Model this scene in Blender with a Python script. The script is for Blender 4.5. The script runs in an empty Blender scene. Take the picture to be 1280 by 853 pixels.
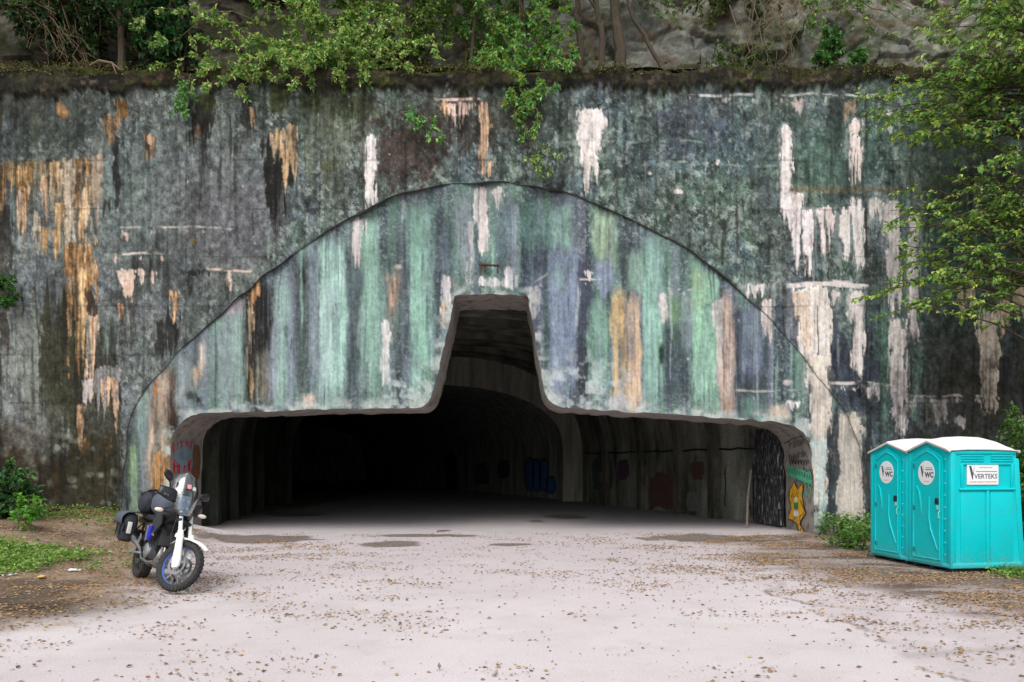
import bpy, bmesh, math, random
import numpy as np
from mathutils import Vector, Matrix, Euler

random.seed(7)
RNG = np.random.default_rng(11)
SC = bpy.context.scene
COL = SC.collection
PI = math.pi
F = 995.56          # focal length in photo pixels (28 mm lens)
EYE = 1.72          # camera height
HOR = 580.0         # photo row of the horizon
D = 19.4            # distance of the concrete facade
S = D / F

# ------------------------------------------------------------------ helpers
def lin(c):
    """sRGB 0-255 -> linear"""
    out = []
    for v in c:
        v = v / 255.0
        out.append(v / 12.92 if v <= 0.04045 else ((v + 0.055) / 1.055) ** 2.4)
    return tuple(out)

def pt(px, py, Y):
    return Vector(((px - 640) * Y / F, Y, EYE + (HOR - py) * Y / F))

def gpt(px, py):
    Y = F * EYE / (py - HOR)
    return ((px - 640) * Y / F, Y)

_T = np.random.default_rng(5).random((16, 256, 256)).astype(np.float32)
def vn(x, y, seed=0):
    x = np.asarray(x, np.float32); y = np.asarray(y, np.float32)
    x, y = np.broadcast_arrays(x, y)
    fx = np.floor(x); fy = np.floor(y)
    ix = fx.astype(np.int64); iy = fy.astype(np.int64)
    tx = x - fx; ty = y - fy
    tx = tx * tx * (3 - 2 * tx); ty = ty * ty * (3 - 2 * ty)
    t = _T[seed % 16]; o = (seed // 16) * 37
    a = t[(ix + o) & 255, (iy + o) & 255]; b = t[(ix + 1 + o) & 255, (iy + o) & 255]
    c = t[(ix + o) & 255, (iy + 1 + o) & 255]; d = t[(ix + 1 + o) & 255, (iy + 1 + o) & 255]
    return (a * (1 - tx) + b * tx) * (1 - ty) + (c * (1 - tx) + d * tx) * ty

def fbm(x, y, seed=0, octv=4, gain=0.5):
    s = 0; a = 1; tot = 0
    for k in range(octv):
        s = s + a * vn(x * (2 ** k) + 17.3 * k, y * (2 ** k) + 9.1 * k, seed + k)
        tot += a; a *= gain
    return s / tot

def sst(a, b, x):
    t = np.clip((x - a) / (b - a + 1e-9), 0, 1)
    return t * t * (3 - 2 * t)

class MB:
    """collects shapes into one mesh"""
    def __init__(self):
        self.v = []; self.f = []; self.M = Matrix.Identity(4)
    def add(self, vs, fs, M=None):
        n = len(self.v)
        MM = self.M @ M if M is not None else self.M
        self.v += [MM @ Vector(p) for p in vs]
        self.f += [tuple(i + n for i in f) for f in fs]
    def box(self, c, s, rot=(0, 0, 0), bev=0.0, seg=2):
        bm = bmesh.new()
        bmesh.ops.create_cube(bm, size=1.0)
        for v in bm.verts:
            v.co = Vector((v.co.x * s[0], v.co.y * s[1], v.co.z * s[2]))
        if bev > 0:
            bmesh.ops.bevel(bm, geom=bm.edges[:], offset=bev, segments=seg, profile=0.5, affect='EDGES')
        bm.verts.index_update()
        self.add([v.co.copy() for v in bm.verts], [[v.index for v in f.verts] for f in bm.faces],
                 Matrix.Translation(c) @ Euler(rot).to_matrix().to_4x4())
        bm.free()
    def tube(self, path, r, n=8, cap=True):
        P = [Vector(p) for p in path]
        R = r if isinstance(r, (list, tuple)) else [r] * len(P)
        vs = []; fs = []
        up = Vector((0, 0, 1)); prev = None
        for i, p in enumerate(P):
            t = (P[min(i + 1, len(P) - 1)] - P[max(i - 1, 0)])
            if t.length < 1e-9: t = Vector((0, 0, 1))
            t.normalize()
            if prev is None:
                a = t.cross(up if abs(t.z) < 0.9 else Vector((1, 0, 0))).normalized()
            else:
                a = prev - t * prev.dot(t)
                if a.length < 1e-6: a = t.cross(Vector((1, 0, 0)))
                a.normalize()
            prev = a
            b = t.cross(a)
            for k in range(n):
                w = 2 * PI * k / n
                vs.append(p + (a * math.cos(w) + b * math.sin(w)) * R[i])
        for i in range(len(P) - 1):
            for k in range(n):
                k2 = (k + 1) % n
                fs.append((i * n + k, i * n + k2, (i + 1) * n + k2, (i + 1) * n + k))
        if cap:
            fs.append(tuple(range(n - 1, -1, -1)))
            fs.append(tuple((len(P) - 1) * n + k for k in range(n)))
        self.add(vs, fs)
    def lathe(self, prof, n=32, axis='y', M=None, closed=False):
        """prof: list of (radius, along)"""
        vs = []; fs = []
        for (r, h) in prof:
            for k in range(n):
                w = 2 * PI * k / n
                c, s = r * math.cos(w), r * math.sin(w)
                vs.append((c, h, s) if axis == 'y' else ((c, s, h) if axis == 'z' else (h, c, s)))
        m = len(prof)
        for i in range(m if closed else m - 1):
            j = (i + 1) % m
            for k in range(n):
                k2 = (k + 1) % n
                fs.append((i * n + k, i * n + k2, j * n + k2, j * n + k))
        if not closed:
            if prof[0][0] > 1e-5: fs.append(tuple(range(n - 1, -1, -1)))
            if prof[-1][0] > 1e-5: fs.append(tuple((m - 1) * n + k for k in range(n)))
        self.add(vs, fs, M)
    def ell(self, c, s, rot=(0, 0, 0), n=16, m=10, p=1.0):
        vs = []; fs = []
        def pw(a): return math.copysign(abs(a) ** p, a)
        for i in range(m + 1):
            th = PI * i / m
            for k in range(n):
                ph = 2 * PI * k / n
                vs.append((s[0] * pw(math.sin(th)) * pw(math.cos(ph)), s[1] * pw(math.sin(th)) * pw(math.sin(ph)), s[2] * pw(math.cos(th))))
        for i in range(m):
            for k in range(n):
                k2 = (k + 1) % n
                fs.append((i * n + k, (i + 1) * n + k, (i + 1) * n + k2, i * n + k2))
        self.add(vs, fs, Matrix.Translation(c) @ Euler(rot).to_matrix().to_4x4())
    def loft(self, secs, cap=True):
        n = len(secs[0]); vs = [p for s in secs for p in s]; fs = []
        for i in range(len(secs) - 1):
            for k in range(n):
                k2 = (k + 1) % n
                fs.append((i * n + k, i * n + k2, (i + 1) * n + k2, (i + 1) * n + k))
        if cap:
            fs.append(tuple(range(n - 1, -1, -1))); fs.append(tuple((len(secs) - 1) * n + k for k in range(n)))
        self.add(vs, fs)
    def prism(self, poly, off):
        """poly: 3-D points of a flat outline; off: thickness vector"""
        n = len(poly); off = Vector(off)
        vs = [Vector(p) for p in poly] + [Vector(p) + off for p in poly]
        fs = [tuple(range(n)), tuple(range(2 * n - 1, n - 1, -1))]
        fs += [(i, i + n, (i + 1) % n + n, (i + 1) % n) for i in range(n)]
        self.add(vs, fs)
    def sheet(self, rows):
        n = len(rows[0]); vs = [p for r in rows for p in r]
        fs = [(i * n + k, i * n + k + 1, (i + 1) * n + k + 1, (i + 1) * n + k) for i in range(len(rows) - 1) for k in range(n - 1)]
        self.add(vs, fs)
    def build(self, name, mat, parent=None, smooth=True, solid=0.0, sub=0, angle=40):
        me = bpy.data.meshes.new(name)
        me.from_pydata([tuple(v) for v in self.v], [], self.f)
        bm = bmesh.new(); bm.from_mesh(me)
        bmesh.ops.recalc_face_normals(bm, faces=bm.faces[:])
        if solid:
            pass
        bm.to_mesh(me); bm.free()
        if smooth:
            me.polygons.foreach_set('use_smooth', [True] * len(me.polygons))
            me.set_sharp_from_angle(angle=math.radians(angle))
        o = bpy.data.objects.new(name, me)
        COL.objects.link(o)
        if mat is not None: me.materials.append(mat)
        if parent is not None: o.parent = parent
        if solid:
            m = o.modifiers.new('thickness', 'SOLIDIFY'); m.thickness = solid; m.offset = 0
        if sub:
            m = o.modifiers.new('round', 'SUBSURF'); m.levels = sub; m.render_levels = sub
        return o

def np_mesh(name, V, faces, mat, parent=None, colors=None, smooth=True, extra=None):
    """V (n,3) float; faces (m,k) int"""
    me = bpy.data.meshes.new(name)
    V = np.ascontiguousarray(V, np.float32); faces = np.ascontiguousarray(faces, np.int32)
    k = faces.shape[1]
    me.vertices.add(len(V)); me.vertices.foreach_set('co', V.ravel())
    me.loops.add(faces.size); me.loops.foreach_set('vertex_index', faces.ravel())
    me.polygons.add(len(faces))
    me.polygons.foreach_set('loop_start', np.arange(0, faces.size, k, dtype=np.int32))
    if smooth:
        me.polygons.foreach_set('use_smooth', np.ones(len(faces), bool))
    me.update(calc_edges=True)
    if colors is not None:
        a = me.color_attributes.new('tint', 'FLOAT_COLOR', 'POINT')
        c = np.ones((len(V), 4), np.float32); c[:, :3] = colors
        a.data.foreach_set('color', c.ravel())
    for nm, arr in (extra or {}).items():
        a = me.attributes.new(nm, 'FLOAT', 'POINT'); a.data.foreach_set('value', np.ascontiguousarray(arr, np.float32))
    me.validate()
    o = bpy.data.objects.new(name, me); COL.objects.link(o)
    if mat is not None: me.materials.append(mat)
    if parent is not None: o.parent = parent
    return o

def thing(name, label, cat, loc=(0, 0, 0), rot=(0, 0, 0), group=None):
    o = bpy.data.objects.new(name, None); COL.objects.link(o)
    o.empty_display_size = 0.2
    o.location = loc; o.rotation_euler = rot
    tag(o, label, cat, group)
    return o

def tag(o, label, cat, group=None, kind=None):
    if label: o['label'] = label
    if cat: o['category'] = cat
    if group: o['group'] = group
    if kind: o['kind'] = kind
    return o

# ------------------------------------------------------------------ materials
def nodes_of(m):
    m.use_nodes = True
    nt = m.node_tree
    return nt, nt.nodes['Principled BSDF']

def mat(name, c, rough=0.6, metal=0.0, var=0.15, scale=6.0, bump=0.0, bscale=40.0, spec=0.5, dirt=None, dirt_amt=0.0, coat=0.0):
    m = bpy.data.materials.new(name); nt, b = nodes_of(m)
    N = nt.nodes; L = nt.links
    tc = N.new('ShaderNodeTexCoord')
    nz = N.new('ShaderNodeTexNoise'); nz.inputs['Scale'].default_value = scale; nz.inputs['Detail'].default_value = 6
    L.new(tc.outputs['Object'], nz.inputs['Vector'])
    mx = N.new('ShaderNodeMix'); mx.data_type = 'RGBA'
    mx.inputs[6].default_value = tuple(v * (1 - var) for v in c[:3]) + (1,)
    mx.inputs[7].default_value = tuple(min(1, v * (1 + var)) for v in c[:3]) + (1,)
    L.new(nz.outputs['Fac'], mx.inputs[0])
    out = mx.outputs[2]
    if dirt is not None:
        n2 = N.new('ShaderNodeTexNoise'); n2.inputs['Scale'].default_value = scale * 1.7; n2.inputs['Detail'].default_value = 8
        L.new(tc.outputs['Object'], n2.inputs['Vector'])
        r = N.new('ShaderNodeValToRGB'); r.color_ramp.elements[0].position = 0.5; r.color_ramp.elements[1].position = 0.75
        L.new(n2.outputs['Fac'], r.inputs['Fac'])
        mu = N.new('ShaderNodeMath'); mu.operation = 'MULTIPLY'; mu.inputs[1].default_value = dirt_amt
        L.new(r.outputs['Color'], mu.inputs[0])
        m2 = N.new('ShaderNodeMix'); m2.data_type = 'RGBA'; m2.inputs[7].default_value = tuple(dirt[:3]) + (1,)
        L.new(mu.outputs[0], m2.inputs[0]); L.new(out, m2.inputs[6]); out = m2.outputs[2]
    L.new(out, b.inputs['Base Color'])
    b.inputs['Roughness'].default_value = rough; b.inputs['Metallic'].default_value = metal
    b.inputs['Specular IOR Level'].default_value = spec
    if coat: b.inputs['Coat Weight'].default_value = coat
    if bump:
        n3 = N.new('ShaderNodeTexNoise'); n3.inputs['Scale'].default_value = bscale; n3.inputs['Detail'].default_value = 5
        L.new(tc.outputs['Object'], n3.inputs['Vector'])
        bp = N.new('ShaderNodeBump'); bp.inputs['Strength'].default_value = bump; bp.inputs['Distance'].default_value = 0.02
        L.new(n3.outputs['Fac'], bp.inputs['Height']); L.new(bp.outputs['Normal'], b.inputs['Normal'])
    return m

def tint_mat(name, rough=0.9, grain=0.35, gscale=30.0, bump=0.4, bscale=25.0, stretch=(1, 1, 1), wet=False, spec=0.25, bdist=0.02):
    """base colour from the mesh's own stain map, broken up by procedural grain"""
    m = bpy.data.materials.new(name); nt, b = nodes_of(m)
    N = nt.nodes; L = nt.links
    at = N.new('ShaderNodeAttribute'); at.attribute_name = 'tint'
    tc = N.new('ShaderNodeTexCoord')
    mp = N.new('ShaderNodeMapping'); mp.inputs['Scale'].default_value = stretch
    L.new(tc.outputs['Object'], mp.inputs['Vector'])
    nz = N.new('ShaderNodeTexNoise'); nz.inputs['Scale'].default_value = gscale; nz.inputs['Detail'].default_value = 7; nz.inputs['Roughness'].default_value = 0.65
    L.new(mp.outputs[0], nz.inputs['Vector'])
    mr = N.new('ShaderNodeMapRange'); mr.inputs['From Min'].default_value = 0.3; mr.inputs['From Max'].default_value = 0.7
    mr.inputs['To Min'].default_value = 1 - grain; mr.inputs['To Max'].default_value = 1 + grain
    L.new(nz.outputs['Fac'], mr.inputs['Value'])
    vm = N.new('ShaderNodeVectorMath'); vm.operation = 'SCALE'
    L.new(at.outputs['Color'], vm.inputs[0]); L.new(mr.outputs[0], vm.inputs['Scale'])
    L.new(vm.outputs[0], b.inputs['Base Color'])
    b.inputs['Roughness'].default_value = rough
    b.inputs['Specular IOR Level'].default_value = spec
    if wet:
        aw = N.new('ShaderNodeAttribute'); aw.attribute_name = 'wet'
        mw = N.new('ShaderNodeMapRange'); mw.inputs['To Min'].default_value = rough; mw.inputs['To Max'].default_value = 0.35
        L.new(aw.outputs['Fac'], mw.inputs['Value']); L.new(mw.outputs[0], b.inputs['Roughness'])
    n3 = N.new('ShaderNodeTexNoise'); n3.inputs['Scale'].default_value = bscale; n3.inputs['Detail'].default_value = 8; n3.inputs['Roughness'].default_value = 0.6
    L.new(tc.outputs['Object'], n3.inputs['Vector'])
    bp = N.new('ShaderNodeBump'); bp.inputs['Strength'].default_value = bump; bp.inputs['Distance'].default_value = bdist
    L.new(n3.outputs['Fac'], bp.inputs['Height']); L.new(bp.outputs['Normal'], b.inputs['Normal'])
    return m

def leaf_mat(name):
    m = bpy.data.materials.new(name); nt, b = nodes_of(m)
    N = nt.nodes; L = nt.links
    at = N.new('ShaderNodeAttribute'); at.attribute_name = 'tint'
    L.new(at.outputs['Color'], b.inputs['Base Color'])
    b.inputs['Roughness'].default_value = 0.5; b.inputs['Specular IOR Level'].default_value = 0.35
    tr = N.new('ShaderNodeBsdfTranslucent')
    hs = N.new('ShaderNodeHueSaturation'); hs.inputs['Value'].default_value = 1.3; hs.inputs['Saturation'].default_value = 1.1
    L.new(at.outputs['Color'], hs.inputs['Color']); L.new(hs.outputs[0], tr.inputs['Color'])
    ms = N.new('ShaderNodeMixShader'); ms.inputs[0].default_value = 0.35
    L.new(b.outputs[0], ms.inputs[1]); L.new(tr.outputs[0], ms.inputs[2])
    L.new(ms.outputs[0], N['Material Output'].inputs['Surface'])
    return m

LEAF = leaf_mat('leaf')
LITTER = tint_mat('dry_leaf', rough=0.8, grain=0.2, gscale=60, bump=0.0)
BARK = mat('bark', lin((68, 58, 48)), 0.95, var=0.45, scale=9, bump=0.8, bscale=25, dirt=lin((70, 80, 40)), dirt_amt=0.7)
TWIG = mat('twig', lin((112, 94, 74)), 0.9, var=0.3, scale=12)
# ------------------------------------------------------------------ the concrete facade
def catmull(P, n=8):
    P = [np.array(p, float) for p in P]; out = []
    for i in range(len(P) - 1):
        p0 = P[max(i - 1, 0)]; p1 = P[i]; p2 = P[i + 1]; p3 = P[min(i + 2, len(P) - 1)]
        for k in range(n):
            t = k / n
            out.append(0.5 * ((2 * p1) + (-p0 + p2) * t + (2 * p0 - 5 * p1 + 4 * p2 - p3) * t * t + (-p0 + 3 * p1 - 3 * p2 + p3) * t ** 3))
    out.append(P[-1]); return np.array(out)

ARCH = catmull([(152, 690), (153, 640), (155, 590), (160, 540), (172, 506), (205, 460), (250, 414), (300, 371), (345, 333), (400, 294), (455, 262),
                (500, 244), (550, 232), (610, 227), (660, 231), (700, 239), (760, 262), (830, 294), (880, 325), (930, 368), (985, 424),
                (1030, 480), (1060, 524), (1080, 572), (1087, 620), (1088, 690)], 6)
_k = np.arange(len(ARCH)); ARCH = ARCH + np.stack([(vn(_k / 3.0, _k * 0, 2) - .5) * 4, (vn(_k / 2.3, _k * 0 + 7, 3) - .5) * 5], 1) * (np.abs(_k - len(_k) / 2) < len(_k) / 2 - 2)[:, None]
OPEN = np.array([(212, 700), (212, 600), (212, 560), (214, 545), (219, 535), (228, 526), (238, 521), (250, 517.5), (275, 516), (350, 513.5), (430, 511.5), (480, 510.5),
                 (518, 510), (527, 509), (534, 504), (539, 497), (542, 488), (551, 450), (560, 410), (567.5, 372), (569, 369), (614, 367.5),
                 (658, 369), (660, 372), (665, 400), (673, 445), (681, 488), (685, 498), (691, 505), (699, 508.5), (740, 512), (850, 519),
                 (940, 525), (976, 528), (993, 533), (1005, 541), (1011, 552), (1015, 568), (1017, 600), (1018, 640), (1018, 700)], float)
def densify(P, step=3.0):
    out = [P[0]]
    for a, b in zip(P[:-1], P[1:]):
        n = max(1, int(np.hypot(*(b - a)) / step))
        for k in range(1, n + 1): out.append(a + (b - a) * k / n)
    return np.array(out)
OPENd = densify(OPEN)
_k = np.arange(len(OPENd)); _j = np.minimum(1, np.minimum(_k, len(_k) - 1 - _k) / 20.0)      # chipped, slightly uneven rim
OPENd = OPENd + np.stack([(fbm(_k / 5.0, _k * 0, 6, 3) - .5) * 3.2 * _j, (fbm(_k / 4.0, _k * 0 + 9, 7, 3) - .5) * 3.4 * _j], 1)
OPEN = OPENd

def px2x(px): return (px - 640) * S
def py2z(py): return EYE + (HOR - py) * S

def seg_sdf(X, Z, P):
    """distance and closest point to a polyline in photo pixels"""
    best = np.full(X.shape, 1e9, np.float32); cx = np.zeros_like(best); cz = np.zeros_like(best)
    for a, b in zip(P[:-1], P[1:]):
        d = b - a; L2 = max(d @ d, 1e-9)
        t = np.clip(((X - a[0]) * d[0] + (Z - a[1]) * d[1]) / L2, 0, 1)
        qx = a[0] + t * d[0]; qz = a[1] + t * d[1]
        dd = (X - qx) ** 2 + (Z - qz) ** 2
        m = dd < best
        best = np.where(m, dd, best); cx = np.where(m, qx, cx); cz = np.where(m, qz, cz)
    return np.sqrt(best), cx, cz

def inside(X, Z, P):
    r = np.zeros(X.shape, bool)
    n = len(P); j = n - 1
    for i in range(n):
        xi, zi = P[i]; xj, zj = P[j]
        c = ((zi > Z) != (zj > Z)) & (X < (xj - xi) * (Z - zi) / (zj - zi + 1e-12) + xi)
        r ^= c; j = i
    return r

CELL = 0.0245
xs = np.concatenate([np.arange(-19, -15.5, 0.1), np.arange(-15.5, -12.9, 0.05), np.arange(-12.9, 12.9, CELL), np.arange(12.9, 15.5, 0.05), np.arange(15.5, 19.01, 0.1)])
WTOP = py2z(88)
zs = np.linspace(WTOP, -0.35, int((WTOP + 0.35) / CELL))
GX, GZ = np.meshgrid(xs.astype(np.float32), zs.astype(np.float32))
PX = GX / S + 640; PY = HOR - (GZ - EYE) / S
NZ, NX = GX.shape

dA, aX, aZ = seg_sdf(PX, PY, ARCH)
dO, oX, oZ = seg_sdf(PX, PY, OPENd)
cellpx = CELL / S
inA = inside(PX, PY, ARCH); inO = inside(PX, PY, OPEN)

# ---- stain map -------------------------------------------------------------
C = np.zeros((NZ, NX, 3), np.float32)
RELIEF = np.zeros((NZ, NX), np.float32)
n_big = fbm(PX / 130, PY / 130, 1, 4); n_mid = fbm(PX / 34, PY / 34, 3, 4); n_fine = fbm(PX / 7, PY / 7, 5, 4); n_grit = fbm(PX / 2.2, PY / 2.2, 12, 2)
n_str = fbm(PX / 13, PY / 260, 7, 4); n_str2 = fbm(PX / 5, PY / 120, 9, 3)

def over(m, c, var=0.22):
    """blend colour c (sRGB) with mask m"""
    c = np.array(lin(c), np.float32)
    f = (1 + var * 2 * (n_fine - 0.5) + var * (n_mid - 0.5) * 1.5)[..., None]
    C[:] = C * (1 - m[..., None]) + c * f * m[..., None]

one = np.ones_like(PX)
# outer wall grounds
over(one, (88, 97, 95))
over(sst(0.42, 0.62, n_mid) * 0.6, (64, 72, 70))
over(sst(0.45, 0.7, fbm(PX / 60, PY / 90, 21)) * 0.5, (100, 98, 101))
over(sst(430, 700, PX) * 0.75, (78, 98, 95))
over(sst(700, 1000, PX) * 0.55 * sst(0.35, 0.6, n_big), (68, 94, 92))
over(sst(0.5, 0.66, fbm(PX / 45, PY / 60, 33)) * sst(600, 760, PX) * 0.6, (98, 126, 118))
over(sst(0.52, 0.7, fbm(PX / 70, PY / 120, 40)) * sst(620, 800, PX) * 0.65, (72, 78, 92))
over(sst(0.5, 0.7, n_fine) * 0.55, (48, 54, 52))
over(sst(0.58, 0.75, n_grit) * 0.35, (150, 156, 150))
over(sst(0.5, 0.68, n_str) * 0.35, (60, 66, 64))
over(sst(0.54, 0.72, n_str2) * 0.3, (118, 122, 118))
over(sst(.46, .60, fbm(PX / 48, PY / 70, 200, 5, .62)) * .45, (88, 104, 116)); over(sst(.48, .62, fbm(PX / 42, PY / 60, 203, 5, .62)) * .45, (86, 106, 88))
over(sst(.50, .57, fbm(PX / 17, PY / 26, 206, 6, .7)) * .30, (124, 134, 132)); over(sst(.51, .58, fbm(PX / 20, PY / 34, 209, 6, .7)) * .40, (52, 60, 58))
over(sst(.57, .62, fbm(PX / 9, PY / 11, 212, 5, .7)) * .6, (40, 46, 44)); over(sst(.58, .64, fbm(PX / 8, PY / 9, 215, 5, .7)) * .5, (150, 160, 156))
over(sst(.50, .62, fbm(PX / 26, PY / 200, 218, 5, .6)) * .35, (66, 72, 70)); over(sst(420, 200, PX) * sst(150, 320, PY) * .35, (108, 110, 114))

def win(x0, x1, y0, y1, pad=14):
    c0 = np.searchsorted(PX[0], x0 - pad); c1 = np.searchsorted(PX[0], x1 + pad)
    r0 = np.searchsorted(PY[:, 0], y0 - pad); r1 = np.searchsorted(PY[:, 0], y1 + pad)
    return slice(max(r0, 0), min(r1, NZ)), slice(max(c0, 0), min(c1, NX))

SEED = [100]
def drip(c, x0, x1, y0, y1, **k):
    if min(c) > 185 and k.get('a', 1) > .8 and x1 - x0 > 7:      # thin lime film around the thick crusts
        w = x1 - x0; h = dict(k); h.update(a=.38, rag=.7, solid=.35, soft=3.5, bump=0.0, fade=.35)
        drip0((142, 146, 146), x0 - .3 * w, x1 + .3 * w, y0 - 2, y1 + .22 * (y1 - y0), **h)
    drip0(c, x0, x1, y0, y1, **k)
def drip0(c, x0, x1, y0, y1, a=1.0, rag=0.4, taper=0.7, top=0.85, lean=0.0, solid=0.5, soft=2.2, wob=1.6, bump=0.0, var=0.2, region=None, flat=True, fade=.2, mix=None, gap=.75, smooth=False):
    SEED[0] += 1; sd = SEED[0]
    lx = abs(lean)
    r, k = win(x0 - lx, x1 + lx, y0, y1)
    X = PX[r, k]; Y = PY[r, k]
    if X.size == 0: return
    t = np.clip((Y - y0) / (y1 - y0), 0, 1)
    o = sd * 3.7
    cx = (x0 + x1) / 2 + lean * t + wob * 2 * (vn(Y / 26 + o, Y * 0 + o, sd) - 0.5)
    wfac = np.where(t < 0.12, top + (1 - top) * t / 0.12, 1 + (taper - 1) * (t - 0.12) / 0.88)
    hw = (x1 - x0) / 2 * wfac
    e = (fbm(X / 4 + o, Y / 16 + o, sd, 4, .6) - 0.5) * 2
    u = np.abs(X - cx) + e * np.minimum(hw * 0.95, 9)
    m = sst(hw + soft, hw - soft, u)
    L = y1 - y0
    yend = y1 - rag * L * np.abs(vn(X / 4.3 + o, X * 0 + o, sd + 1)) - 0.3 * rag * L * np.abs(vn(X / 1.7 + o, X * 0, sd + 2))
    ystart = y0 + (5.0 if flat else 0.3 * L) * vn(X / 4 + o, X * 0 + 3, sd + 3) + 3 * vn(X / 1.5 + o, X * 0 + 3, sd)
    eb = max(3.0, fade * L)
    m = m * sst(yend + eb * 0.3, yend - eb, Y) * sst(ystart - 2, ystart + (3.5 if flat else .15 * L), Y)
    g = fbm(X / 2.4 + o, Y / 30 + o, sd + 4, 3)
    q = fbm(X / 2.0, Y / 3.0, sd + 5, 2)
    st = fbm(X / 1.6 + o, Y / 45 + o, sd + 6, 3)
    if x1 - x0 > 7 and gap > 0:      # the sheet splits into separate runs towards its lower end
        Xw = X + 5 * (vn(Y / 30 + o, Y * 0 + 5, sd + 8) - .5) + 2 * (fbm(X / 6 + o, Y / 9, sd + 9, 2) - .5)
        run = .6 * vn(Xw / 5.2 + o, Xw * 0 + 1, sd + 9) + .4 * vn(Xw / 2.1 + o, Xw * 0 + 2, sd + 10)
        m = m * sst(-.06, .10, run - gap * (.12 + .62 * t ** .8))
    m = sst(0.18, 0.74, m * (solid + (1 - solid) * 2 * g) * (.72 + .56 * sst(.3, .62, st)) + (q - 0.5) * 0.5 * (m > 0.02)) * a
    if smooth:
        u2 = np.abs(X - cx) + e * np.minimum(hw * .45, 4) + 5 * (vn(Y / 60 + o, X / 90, sd + 11) - .5)
        env = sst(hw + soft, hw - soft, u2) * sst(yend + eb, yend - 1.6 * eb, Y) * sst(ystart - 3, ystart + .12 * L + 4, Y)
        m = np.clip(env * (.30 + 1.25 * (.45 * g + .55 * st)) + (q - .5) * .22 * env, 0, 1) * a
    else:
        m = m * (.74 + .5 * (st - .25)) if min(c) > 120 else m
        m = np.clip(m, 0, 1)
    if region is not None: m = m * (inA[r, k] if region == 'p' else ~inA[r, k])
    cc = np.array(lin(c), np.float32)
    f = (1 + var * 2.8 * (g - 0.5) + var * 2 * (q - 0.5) + var * 1.4 * (n_mid[r, k] - .5) + var * 2 * (st - .5))[..., None]
    if mix is not None:
        mm = (sst(.4, .66, fbm(X / 7 + o, Y / 60 + o, sd + 7, 4)) * .45)[..., None]; cc = cc * (1 - mm) + np.array(lin(mix), np.float32) * mm
    if c[0] - c[2] > 40 and not smooth:             # rust: pitted dark and pale along the run
        w_ = sst(.30, .62, .45 * g + .35 * st + .2 * fbm(X / 5 + o, Y / 9, sd + 12, 4))[..., None]
        cc = cc * (.26 + .70 * w_) + np.array(lin((204, 192, 174)), np.float32) * .20 * sst(.55, .72, fbm(X / 3 + o, Y / 22, sd + 13, 3))[..., None]
    C[r, k] = C[r, k] * (1 - m[..., None]) + cc * f * m[..., None]
    if bump: RELIEF[r, k] = np.maximum(RELIEF[r, k], m * bump * (0.5 + g))

def blob(c, x, y, rx, ry, a=1.0, rough=0.5, var=0.25, region=None, nsc=1.0):
    SEED[0] += 1; sd = SEED[0]
    r, k = win(x - rx * 1.5, x + rx * 1.5, y - ry * 1.5, y + ry * 1.5)
    X = PX[r, k]; Y = PY[r, k]
    if X.size == 0: return
    d = np.sqrt(((X - x) / rx) ** 2 + ((Y - y) / ry) ** 2)
    n = fbm(X / (9 * nsc) + sd, Y / (12 * nsc) + sd, sd, 5, 0.65)
    m = sst(0.75, 0.25, d * 0.6 + (n - 0.5) * 1.6 * rough) * a * sst(1.4, 1.0, d)
    if region is not None: m = m * (inA[r, k] if region == 'p' else ~inA[r, k])
    cc = np.array(lin(c), np.float32)
    f = (1 + var * 2 * (n_fine[r, k] - 0.5))[..., None]
    C[r, k] = C[r, k] * (1 - m[..., None]) + cc * f * m[..., None]

def hline(c, x0, x1, y, a=0.8, w=1.6, slope=0.0, brk=0.45):
    w *= .7; brk += .05
    for _ in range(int((x1 - x0) / 16)):          # little runs hanging from the joint
        xx = random.uniform(x0, x1 - 4); drip0(c, xx, xx + random.uniform(2, 7), y, y + random.uniform(4, 16), a=a * .8, rag=.5, taper=.5, solid=.5, fade=.4)
    SEED[0] += 1; sd = SEED[0]
    r, k = win(x0, x1, y - 6, y + 6)
    X = PX[r, k]; Y = PY[r, k]
    yy = y + slope * (X - x0) + 4.5 * (vn(X / 22, X * 0 + sd, sd) - 0.5)
    m = sst(w + 1, w - 0.8, np.abs(Y - yy)) * sst(x0 - 2, x0 + 3, X) * sst(x1 + 2, x1 - 3, X)
    m *= sst(brk - 0.15, brk + 0.1, fbm(X / 9 + sd, Y / 4, sd, 2)) * a
    C[r, k] = C[r, k] * (1 - m[..., None]) + np.array(lin(c), np.float32) * m[..., None]

W = (212, 204, 203); OC = (148, 114, 76); TAN = (196, 160, 130); PK = (206, 180, 170); K = (36, 34, 31); KB = (50, 42, 36)
MI = (140, 178, 164); MP = (170, 203, 196); LV = (134, 142, 160); SL = (66, 74, 84); MOSS = (58, 68, 24); OL = (62, 62, 44); GR = (112, 118, 114)

# --- left third of the outer wall
blob((104, 106, 108), 270, 250, 90, 110, 0.6)
blob((86, 84, 92), 300, 270, 60, 60, 0.6)
blob((96, 108, 108), 170, 230, 60, 110, 0.5)
blob((54, 58, 56), 60, 150, 110, 45, 0.65, 0.9, nsc=.6)
blob((60, 64, 62), 210, 320, 60, 50, 0.4)
for i in range(26):
    x = random.uniform(0, 560); y = random.uniform(105, 260)
    drip(random.choice([K, (60, 64, 62), (112, 116, 112), (78, 84, 70)]), x, x + random.uniform(5, 18), y, y + random.uniform(40, 170), a=random.uniform(.25, .5), rag=.7, solid=.3)
drip((128, 108, 76), -10, 126, 196, 340, a=.6, rag=.85, taper=1, solid=.45)
over(sst(20, 0, np.abs(PX - 20)) * sst(240, 420, PY) * sst(620, 500, PY) * 0.0, GR)
drip((54, 54, 38), 30, 98, 300, 650, a=.9, rag=.3, taper=1, solid=.75, flat=False, gap=.1)
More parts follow.
